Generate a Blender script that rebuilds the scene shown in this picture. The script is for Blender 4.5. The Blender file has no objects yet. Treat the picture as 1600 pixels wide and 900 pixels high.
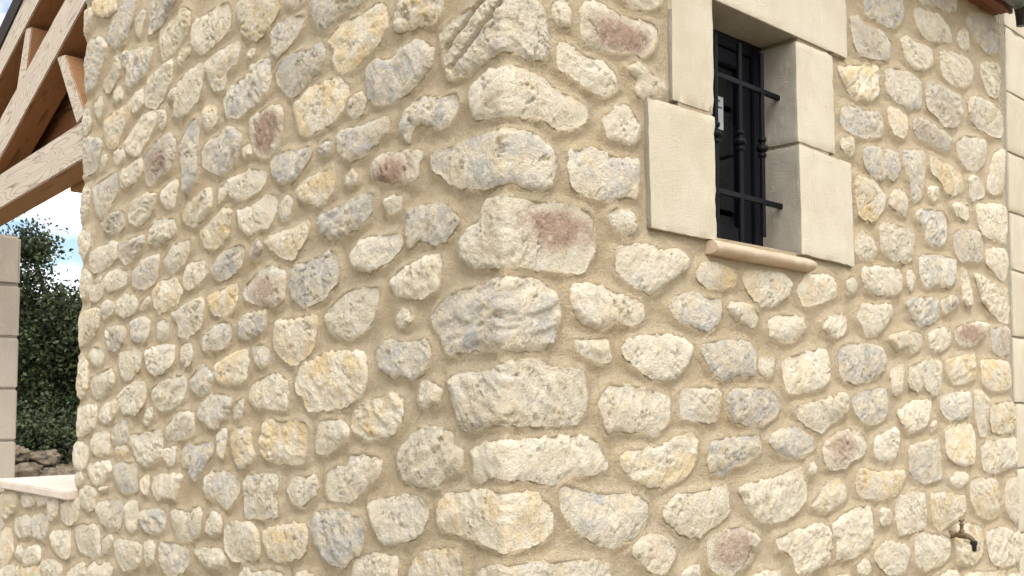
import bpy, bmesh, math, random
import numpy as np
from mathutils import Vector, Matrix
from mathutils.geometry import delaunay_2d_cdt

# ------------------------------------------------------------------ camera, sky, sun, exposure
SC = bpy.context.scene
COL = SC.collection
R_ = math.radians
HEAD = 45.664                       # compass heading of the view, degrees from +X
cam_d = bpy.data.cameras.new('camera')
cam = bpy.data.objects.new('camera', cam_d); COL.objects.link(cam)
cam.location = (-1.479, -1.5329, 1.5)
cam.rotation_euler = (R_(90 + 3.3), 0, R_(HEAD - 90))
cam_d.sensor_width = 36.0
cam_d.lens = 1590.0 / 1600.0 * 36.0
cam_d.shift_y = 83.3 / 1600.0
cam_d.clip_start = 0.05; cam_d.clip_end = 2000
SC.camera = cam

SKX = 1.48                           # slides the cloud field
SUN_EL, SUN_AZ = 54.0, 239.0        # azimuth: direction the light comes from, degrees CCW from +X
sun_d = bpy.data.lights.new('sun', 'SUN'); sun_d.energy = 1.2; sun_d.angle = R_(45); sun_d.color = (1.0, 0.94, 0.86)
sun = bpy.data.objects.new('sun', sun_d); COL.objects.link(sun)
sd = Vector((math.cos(R_(SUN_EL)) * math.cos(R_(SUN_AZ)), math.cos(R_(SUN_EL)) * math.sin(R_(SUN_AZ)), math.sin(R_(SUN_EL))))
sun.rotation_euler = sd.to_track_quat('Z', 'Y').to_euler()

W = bpy.data.worlds.new('World'); SC.world = W; W.use_nodes = True
nt = W.node_tree; nt.nodes.clear()
def N(tree, typ, **kw):
    n = tree.nodes.new(typ)
    for k, v in kw.items(): setattr(n, k, v)
    return n
sky = N(nt, 'ShaderNodeTexSky', sky_type='NISHITA', sun_disc=False)
sky.sun_elevation = R_(SUN_EL); sky.sun_rotation = R_(90 - SUN_AZ)
sky.dust_density = .6
tc = N(nt, 'ShaderNodeTexCoord')
mp = N(nt, 'ShaderNodeMapping'); mp.inputs['Scale'].default_value = (1, 1, 2.2); mp.inputs['Location'].default_value = (SKX, 0, 0)
nz = N(nt, 'ShaderNodeTexNoise'); nz.inputs['Scale'].default_value = 2.6; nz.inputs['Detail'].default_value = 6; nz.inputs['Roughness'].default_value = .55
rp = N(nt, 'ShaderNodeValToRGB'); rp.color_ramp.elements[0].position = .44; rp.color_ramp.elements[1].position = .60
mx = N(nt, 'ShaderNodeMix', data_type='RGBA')
mx.inputs[7].default_value = (19.5, 18.9, 17.8, 1)
bg = N(nt, 'ShaderNodeBackground'); bg.inputs['Strength'].default_value = .06
wo = N(nt, 'ShaderNodeOutputWorld')
L = nt.links.new
L(tc.outputs['Generated'], mp.inputs[0]); L(mp.outputs[0], nz.inputs['Vector']); L(nz.outputs['Fac'], rp.inputs[0])
L(rp.outputs[0], mx.inputs[0]); L(sky.outputs[0], mx.inputs[6]); L(mx.outputs[2], bg.inputs[0]); L(bg.outputs[0], wo.inputs[0])

SC.view_settings.view_transform = 'Standard'; SC.view_settings.look = 'None'
SC.view_settings.gamma = 1.0; SC.view_settings.use_curve_mapping = False
SC.view_settings.exposure = 1.5
SC.cycles.max_bounces = 5; SC.cycles.diffuse_bounces = 3; SC.cycles.adaptive_threshold = .02

random.seed(7)
RNG = np.random.default_rng(7)

# ------------------------------------------------------------------ helpers
def link(name, me, mat=None, parent=None, loc=None):
    o = bpy.data.objects.new(name, me); COL.objects.link(o)
    if mat and me is not None: me.materials.append(mat)
    if parent is not None: o.parent = parent
    if loc is not None: o.location = loc
    return o
def tag(o, label=None, cat=None, group=None, kind=None):
    if label: o['label'] = label
    if cat: o['category'] = cat
    if group: o['group'] = group
    if kind: o['kind'] = kind
    return o
def from_np(name, v, f, smooth=True):
    me = bpy.data.meshes.new(name)
    me.from_pydata([tuple(p) for p in v], [], [tuple(q) for q in f])
    if smooth: me.polygons.foreach_set('use_smooth', [True] * len(me.polygons))
    me.update(); return me
def bm_mesh(name, bm, smooth=False):
    bmesh.ops.recalc_face_normals(bm, faces=bm.faces)
    me = bpy.data.meshes.new(name); bm.to_mesh(me); bm.free()
    if smooth: me.polygons.foreach_set('use_smooth', [True] * len(me.polygons))
    return me

_perm = np.random.default_rng(3).permutation(256); _perm = np.concatenate([_perm, _perm, _perm])
_grad = np.random.default_rng(4).normal(size=(256, 3)); _grad /= np.linalg.norm(_grad, axis=1)[:, None]
def perlin(p):
    p = np.asarray(p, float); i = np.floor(p).astype(int); f = p - i; i &= 255
    u = f * f * f * (f * (f * 6 - 15) + 10)
    out = 0
    for dx in (0, 1):
        for dy in (0, 1):
            for dz in (0, 1):
                g = _grad[_perm[_perm[_perm[(i[:, 0] + dx) & 255] + ((i[:, 1] + dy) & 255)] + ((i[:, 2] + dz) & 255)]]
                d = (g * (f - np.array([dx, dy, dz]))).sum(1)
                w = (u[:, 0] if dx else 1 - u[:, 0]) * (u[:, 1] if dy else 1 - u[:, 1]) * (u[:, 2] if dz else 1 - u[:, 2])
                out = out + w * d
    return out * 1.5
def fbm(p, octv=4, lac=2.1, gain=.5):
    p = np.asarray(p, float); a = 1.; s = 0; t = 0
    for _ in range(octv):
        s = s + a * perlin(p); t += a; a *= gain; p = p * lac + 17.3
    return s / t

# the two faces of the house unroll to one strip: s < 0 along the left face, s > 0 along the right one, h = distance off the face
L1, L2, REND = 2.285, 3.06, 2.835     # porch opening jamb, end of the low wall, right end of the rubble facing
SILLZ = 1.135
RC, RJ = .007, .045
def wrap(s, z, h):
    s = np.asarray(s, float); z = np.asarray(z, float); h = np.asarray(h, float)
    s, z, h = np.broadcast_arrays(s, z, h)
    x = np.where(s > 0, s, -h); y = np.where(s > 0, -h, -s)
    m = np.abs(s) < RC
    phi = (s + RC) / (2 * RC) * math.pi / 2
    x = np.where(m, RC - (RC + h) * np.cos(phi), x); y = np.where(m, RC - (RC + h) * np.sin(phi), y)
    LJ = np.where(z > SILLZ, L1, L2)
    t = -s - LJ
    m = np.abs(t) < RJ
    ph = (t + RJ) / (2 * RJ) * math.pi / 2
    x = np.where(m, RJ - (RJ + h) * np.cos(ph), x); y = np.where(m, LJ - RJ + (RJ + h) * np.sin(ph), y)
    m = t >= RJ
    x = np.where(m, t, x); y = np.where(m, LJ + h, y)
    return np.stack([x, y, z], 1)

# ------------------------------------------------------------------ materials
class Mat:
    def __init__(self, name, rough=.9, spec=.2):
        self.m = bpy.data.materials.new(name); self.m.use_nodes = True
        self.t = self.m.node_tree; self.b = self.t.nodes['Principled BSDF']
        self.b.inputs['Roughness'].default_value = rough; self.b.inputs['Specular IOR Level'].default_value = spec
        self.tc = self.n('ShaderNodeTexCoord'); self.vec = self.tc.outputs['Object']
    def n(self, typ, **kw): return N(self.t, typ, **kw)
    def l(self, a, b): self.t.links.new(a, b)
    def noise(self, scale, detail=4, rough=.5, vec=None, dist=0):
        n = self.n('ShaderNodeTexNoise'); n.inputs['Scale'].default_value = scale; n.inputs['Detail'].default_value = detail
        n.inputs['Roughness'].default_value = rough; n.inputs['Distortion'].default_value = dist
        self.l(vec or self.vec, n.inputs['Vector']); return n.outputs['Fac']
    def ramp(self, src, a, b, ca=(0, 0, 0, 1), cb=(1, 1, 1, 1)):
        r = self.n('ShaderNodeValToRGB'); e = r.color_ramp.elements
        e[0].position = a; e[1].position = b; e[0].color = ca; e[1].color = cb
        self.l(src, r.inputs[0]); return r.outputs[0]
    def math(self, op, a, b):
        n = self.n('ShaderNodeMath', operation=op)
        for i, v in enumerate((a, b)):
            if isinstance(v, (int, float)): n.inputs[i].default_value = v
            else: self.l(v, n.inputs[i])
        return n.outputs[0]
    def mix(self, fac, a, b, mode='MIX'):
        n = self.n('ShaderNodeMix', data_type='RGBA', blend_type=mode)
        for i, v in ((0, fac), (6, a), (7, b)):
            if isinstance(v, (int, float)): n.inputs[i].default_value = v
            elif isinstance(v, tuple): n.inputs[i].default_value = v if len(v) == 4 else v + (1,)
            else: self.l(v, n.inputs[i])
        return n.outputs[2]
    def mapping(self, scale=(1, 1, 1), rot=(0, 0, 0), vec=None):
        n = self.n('ShaderNodeMapping'); n.inputs['Scale'].default_value = scale; n.inputs['Rotation'].default_value = rot
        self.l(vec or self.vec, n.inputs[0]); return n.outputs[0]
    def color(self, c):
        if isinstance(c, tuple): self.b.inputs['Base Color'].default_value = c if len(c) == 4 else c + (1,)
        else: self.l(c, self.b.inputs['Base Color'])
    def bump(self, src, dist, strength=1, prev=None):
        n = self.n('ShaderNodeBump'); n.inputs['Distance'].default_value = dist; n.inputs['Strength'].default_value = strength
        self.l(src, n.inputs['Height'])
        if prev is not None: self.l(prev, n.inputs['Normal'])
        self.l(n.outputs[0], self.b.inputs['Normal']); return n.outputs[0]

def mat_stone():
    M = Mat('limestone', .95, .12)
    oi = M.n('ShaderNodeObjectInfo')
    sep = M.n('ShaderNodeSeparateColor'); M.l(oi.outputs['Color'], sep.inputs[0])
    grey, ochre, red = sep.outputs[0], sep.outputs[1], sep.outputs[2]
    cmb = M.n('ShaderNodeCombineXYZ')
    for i, k in enumerate((37., 71., 53.)): M.l(M.math('MULTIPLY', oi.outputs['Random'], k), cmb.inputs[i])
    add = M.n('ShaderNodeVectorMath', operation='ADD'); M.l(M.vec, add.inputs[0]); M.l(cmb.outputs[0], add.inputs[1])
    v = add.outputs[0]
    rnd = oi.outputs['Random']
    c = M.mix(M.ramp(M.noise(13, 4, .6, v), .36, .64), (.665, .575, .42), (.745, .675, .545))
    c = M.mix(M.math('MULTIPLY', M.ramp(M.noise(15, 4, .62, v, .6), .44, .62), M.math('MULTIPLY', ochre, .95)), c, (.68, .515, .27))
    gm = M.ramp(M.noise(17, 5, .68, M.mapping((1.1, 1.1, 1.3), vec=v), .8), .43, .63)
    c = M.mix(M.math('MULTIPLY', gm, M.math('MULTIPLY', grey, .78)), c, (.415, .42, .422))
    stn = M.n('ShaderNodeAttribute', attribute_name='stain')
    rd = M.math('ADD', stn.outputs['Fac'], M.math('MULTIPLY', M.math('SUBTRACT', M.noise(18, 4, .6, v), .5), 1.1))
    c = M.mix(M.math('MULTIPLY', M.ramp(rd, .50, 1.12, (1, 1, 1, 1), (0, 0, 0, 1)), M.math('MULTIPLY', red, .9)), c, (.375, .25, .185))
    # lime bloom, then dark specks of lichen in the pores
    c = M.mix(M.math('MULTIPLY', M.ramp(M.noise(40, 4, .7, v), .54, .70), .5), c, (.80, .755, .66))
    fine = M.noise(165, 4, .72, v)
    sp = M.ramp(fine, .355, .44, (1, 1, 1, 1), (0, 0, 0, 1))
    sp2 = M.ramp(M.noise(22, 3, .6, v), .34, .60)
    c = M.mix(M.math('MULTIPLY', M.math('MULTIPLY', sp, sp2), .62), c, (.22, .20, .17))
    # mortar smeared over the rims
    rim = M.n('ShaderNodeAttribute', attribute_name='rim')
    rr = M.math('ADD', M.math('MULTIPLY', rim.outputs['Fac'], 75.), M.math('MULTIPLY', M.noise(34, 4, .65, v), M.math('SUBTRACT', 2.1, M.math('MULTIPLY', rnd, .7))))
    c = M.mix(M.math('MULTIPLY', M.ramp(rr, .86, 1.12, (1, 1, 1, 1), (0, 0, 0, 1)), .8), c, (.62, .51, .35))
    sc = M.n('ShaderNodeHueSaturation'); M.l(c, sc.inputs['Color'])
    M.l(oi.outputs['Alpha'], sc.inputs['Value'])
    M.color(sc.outputs[0])
    b = M.n('ShaderNodeBump'); b.inputs['Distance'].default_value = .008; M.l(M.noise(75, 4, .75, v, .6), b.inputs['Height'])
    M.l(M.math('ADD', M.math('MULTIPLY', rnd, .55), .2), b.inputs['Strength'])
    M.bump(fine, .0075, .9, b.outputs[0])
    return M.m
def mat_mortar():
    M = Mat('lime_mortar', .97, .08)
    c = M.mix(M.ramp(M.noise(2.2, 4, .6), .35, .65), (.645, .51, .325), (.715, .59, .405))
    c = M.mix(M.math('MULTIPLY', M.ramp(M.noise(26, 5, .7, dist=.8), .42, .70), .75), c, (.75, .645, .475))
    sw = M.noise(34, 4, .7, M.mapping((1, 1, 5.0), (0.6, 0.45, .3)), 3.2)
    c = M.mix(M.math('MULTIPLY', M.ramp(sw, .54, .70), .6), c, (.46, .34, .19))
    fine = M.noise(230, 3, .75)
    c = M.mix(M.math('MULTIPLY', M.ramp(fine, .34, .44, (1, 1, 1, 1), (0, 0, 0, 1)), .55), c, (.30, .215, .11))
    M.color(c)
    b = M.bump(M.noise(60, 5, .75, dist=1.2), .020, .8)
    b = M.bump(sw, .011, .8, b)
    M.bump(fine, .0055, .9, b)
    return M.m
def mat_cut(name='cut_limestone', ca=(.54, .475, .355), cb=(.62, .56, .445)):
    M = Mat(name, .9, .15)
    oi = M.n('ShaderNodeObjectInfo')
    c = M.mix(M.ramp(M.math('ADD', M.noise(7, 5, .65), M.math('MULTIPLY', M.math('SUBTRACT', oi.outputs['Random'], .5), .22)), .35, .65), ca, cb)
    c = M.mix(M.math('MULTIPLY', M.ramp(M.noise(120, 4, .7), .62, .72), .35), c, (.36, .29, .19))
    c = M.mix(M.math('MULTIPLY', M.ramp(M.noise(30, 5, .7, M.mapping((1, 1, .35))), .55, .75), .4), c, (.72, .66, .54))
    M.color(c)
    b = M.bump(M.noise(90, 5, .7, M.mapping((1, 1, .18))), .004, .5)
    M.bump(M.noise(240, 3, .75), .004, .9, b)
    return M.m
def mat_wood(name, ca, cb, k=1.0, rough=.7, fig=.7):
    """sawn softwood, grain along local Y: wavering growth lines, fine streaks, a few dark checks and knots"""
    M = Mat(name, rough, .25)
    oi = M.n('ShaderNodeObjectInfo'); cmb = M.n('ShaderNodeCombineXYZ')
    for i in range(3): M.l(M.math('MULTIPLY', oi.outputs['Random'], 31. + 17 * i), cmb.inputs[i])
    add = M.n('ShaderNodeVectorMath', operation='ADD'); M.l(M.vec, add.inputs[0]); M.l(cmb.outputs[0], add.inputs[1])
    v = M.mapping((1, .16, 1), vec=add.outputs[0])
    lines = M.noise(9, 2, .4, v, .6)
    saw = M.math('FRACT', M.math('MULTIPLY', lines, 22.0), 0)
    edge = M.ramp(saw, .70, .98)
    streak = M.noise(120, 3, .6, M.mapping((1, .04, 1), vec=add.outputs[0]))
    c = M.mix(M.ramp(streak, .3, .7), tuple(.86 * x for x in cb), cb)
    c = M.mix(M.math('MULTIPLY', edge, fig), c, ca)
    c = M.mix(M.math('MULTIPLY', M.ramp(M.noise(34, 3, .6, M.mapping((1, .12, 1), vec=add.outputs[0]))  , .60, .72), .65), c, tuple(.40 * x for x in ca))
    M.color(c); M.bump(streak, .002, .4)
    return M.m
def mat_plain(name, c, rough=.6, spec=.3, metal=0, nscale=40, var=.25, bump=.001):
    M = Mat(name, rough, spec); M.b.inputs['Metallic'].default_value = metal
    M.color(M.mix(M.ramp(M.noise(nscale, 4, .6), .35, .65), tuple(k * (1 - var) for k in c), c))
    if bump: M.bump(M.noise(nscale * 4, 4, .6), bump, .5)
    return M.m
def mat_ground():
    M = Mat('dry_soil', .97, .1)
    c = M.mix(M.ramp(M.noise(1.3, 6, .65), .35, .65), (.20, .16, .105), (.30, .25, .17))
    c = M.mix(M.ramp(M.noise(24, 4, .7), .55, .68), c, (.40, .35, .27)); M.color(c)
    M.bump(M.noise(18, 6, .7), .03, .7); return M.m
def mat_leaf():
    M = Mat('oak_leaf', .55, .3)
    g = M.n('ShaderNodeNewGeometry')
    c = M.mix(g.outputs['Random Per Island'], (.010, .019, .008), (.042, .056, .020))
    c = M.mix(M.ramp(M.noise(4.5, 3, .6), .52, .70), c, (.095, .115, .042)); M.color(c)
    return M.m
def mat_bark():
    M = Mat('oak_bark', .95, .1); M.color(M.mix(M.ramp(M.noise(14, 5, .7, M.mapping((1, 1, .25))), .4, .6), (.05, .04, .03), (.12, .10, .08)))
    M.bump(M.noise(20, 5, .7, M.mapping((1, 1, .25))), .02, .8); return M.m

MS, MM, MC = mat_stone(), mat_mortar(), mat_cut()
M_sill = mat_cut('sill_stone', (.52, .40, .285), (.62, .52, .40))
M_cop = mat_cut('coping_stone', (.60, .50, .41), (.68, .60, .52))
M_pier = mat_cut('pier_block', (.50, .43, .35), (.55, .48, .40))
M_reveal = mat_cut('shaded_rough_limestone', (.285, .26, .215), (.375, .345, .29))  # rough grey stone of the reveals, with their recess shade put into the colour
M_cement = mat_plain('grey_cement', (.33, .30, .24), .95, .1, nscale=60, bump=.003)
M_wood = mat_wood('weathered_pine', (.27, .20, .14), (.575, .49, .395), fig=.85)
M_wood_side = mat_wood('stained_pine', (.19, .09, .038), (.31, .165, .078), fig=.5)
M_wood2 = mat_wood('stained_pine_boards', (.10, .042, .018), (.19, .085, .036), fig=.5)
M_soffit = mat_wood('red_brown_soffit', (.12, .045, .025), (.20, .08, .045), fig=.4)
M_roof = mat_plain('dark_roof_edge', (.035, .028, .026), .8, .2)
M_iron = mat_plain('black_iron', (.004, .004, .006), .55, .16, 0, 60, .3, .0006)
M_frame = mat_plain('dark_window_frame', (.005, .006, .010), .5, .2, 0, 30, .2, 0)
M_zinc = mat_plain('grey_green_zinc', (.12, .145, .125), .45, .4, .3, 20, .25, 0)
M_black = mat_plain('black_plastic', (.012, .012, .012), .45, .4, 0, 30, .2, 0)
M_brass = mat_plain('old_brass', (.20, .145, .085), .65, .3, .45, 120, .45, .0005)
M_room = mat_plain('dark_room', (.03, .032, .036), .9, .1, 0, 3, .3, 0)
M_paper = mat_plain('white_paper', (.50, .52, .55), .7, .2, 0, 20, .05, 0)
M_ink = mat_plain('grey_print', (.10, .11, .13), .7, .2, 0, 20, .1, 0)
M_ground, M_leaf, M_bark = mat_ground(), mat_leaf(), mat_bark()
M_rock = mat_plain('field_rock', (.22, .18, .13), .95, .1, 0, 14, .6, .03)
def mat_glass():
    M = Mat('window_glass', .04, .5); M.color((.02, .025, .03))
    tr = M.n('ShaderNodeBsdfTransparent'); tr.inputs[0].default_value = (.42, .50, .60, 1)
    ms = M.n('ShaderNodeMixShader'); fr = M.n('ShaderNodeFresnel'); fr.inputs[0].default_value = 1.5
    gl = M.n('ShaderNodeBsdfGlossy'); gl.inputs['Roughness'].default_value = .02; gl.inputs['Color'].default_value = (.75, .85, 1, 1)
    M.l(fr.outputs[0], ms.inputs[0]); M.l(tr.outputs[0], ms.inputs[1]); M.l(gl.outputs[0], ms.inputs[2])
    M.l(ms.outputs[0], M.t.nodes['Material Output'].inputs['Surface']); return M.m
M_glass = mat_glass()

# ------------------------------------------------------------------ ground
def terrain():
    n = 121
    e = np.sign(np.linspace(-1, 1, n)) * np.abs(np.linspace(-1, 1, n)) ** 3 * 300
    X, Y = np.meshgrid(e + 2, e + 6)
    x, y = X.ravel(), Y.ravel()
    up = np.clip((y + .5 * x - 7.2) / 3.0, 0, 1); z = (up * up * (3 - 2 * up)) * 1.0
    z = z + np.clip((y + .4 * x - 12) * .05, 0, 12) + .12 * fbm(np.stack([x * .4, y * .4, 0 * x], 1), 4) * (up > 0)
    f = [(j * n + i, j * n + i + 1, (j + 1) * n + i + 1, (j + 1) * n + i) for j in range(n - 1) for i in range(n - 1)]
    return from_np('ground', np.stack([x, y, z], 1), f)
ground = tag(link('ground', terrain(), M_ground), 'dry earth ground rising to a bank behind the house', kind='structure')

# ------------------------------------------------------------------ the house: root and stones
house = tag(link('stone_house', None, None, None, (0, 0, 0)),
            'rubble stone house corner with pale limestone rocks set in sandy mortar', 'house')

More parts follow.
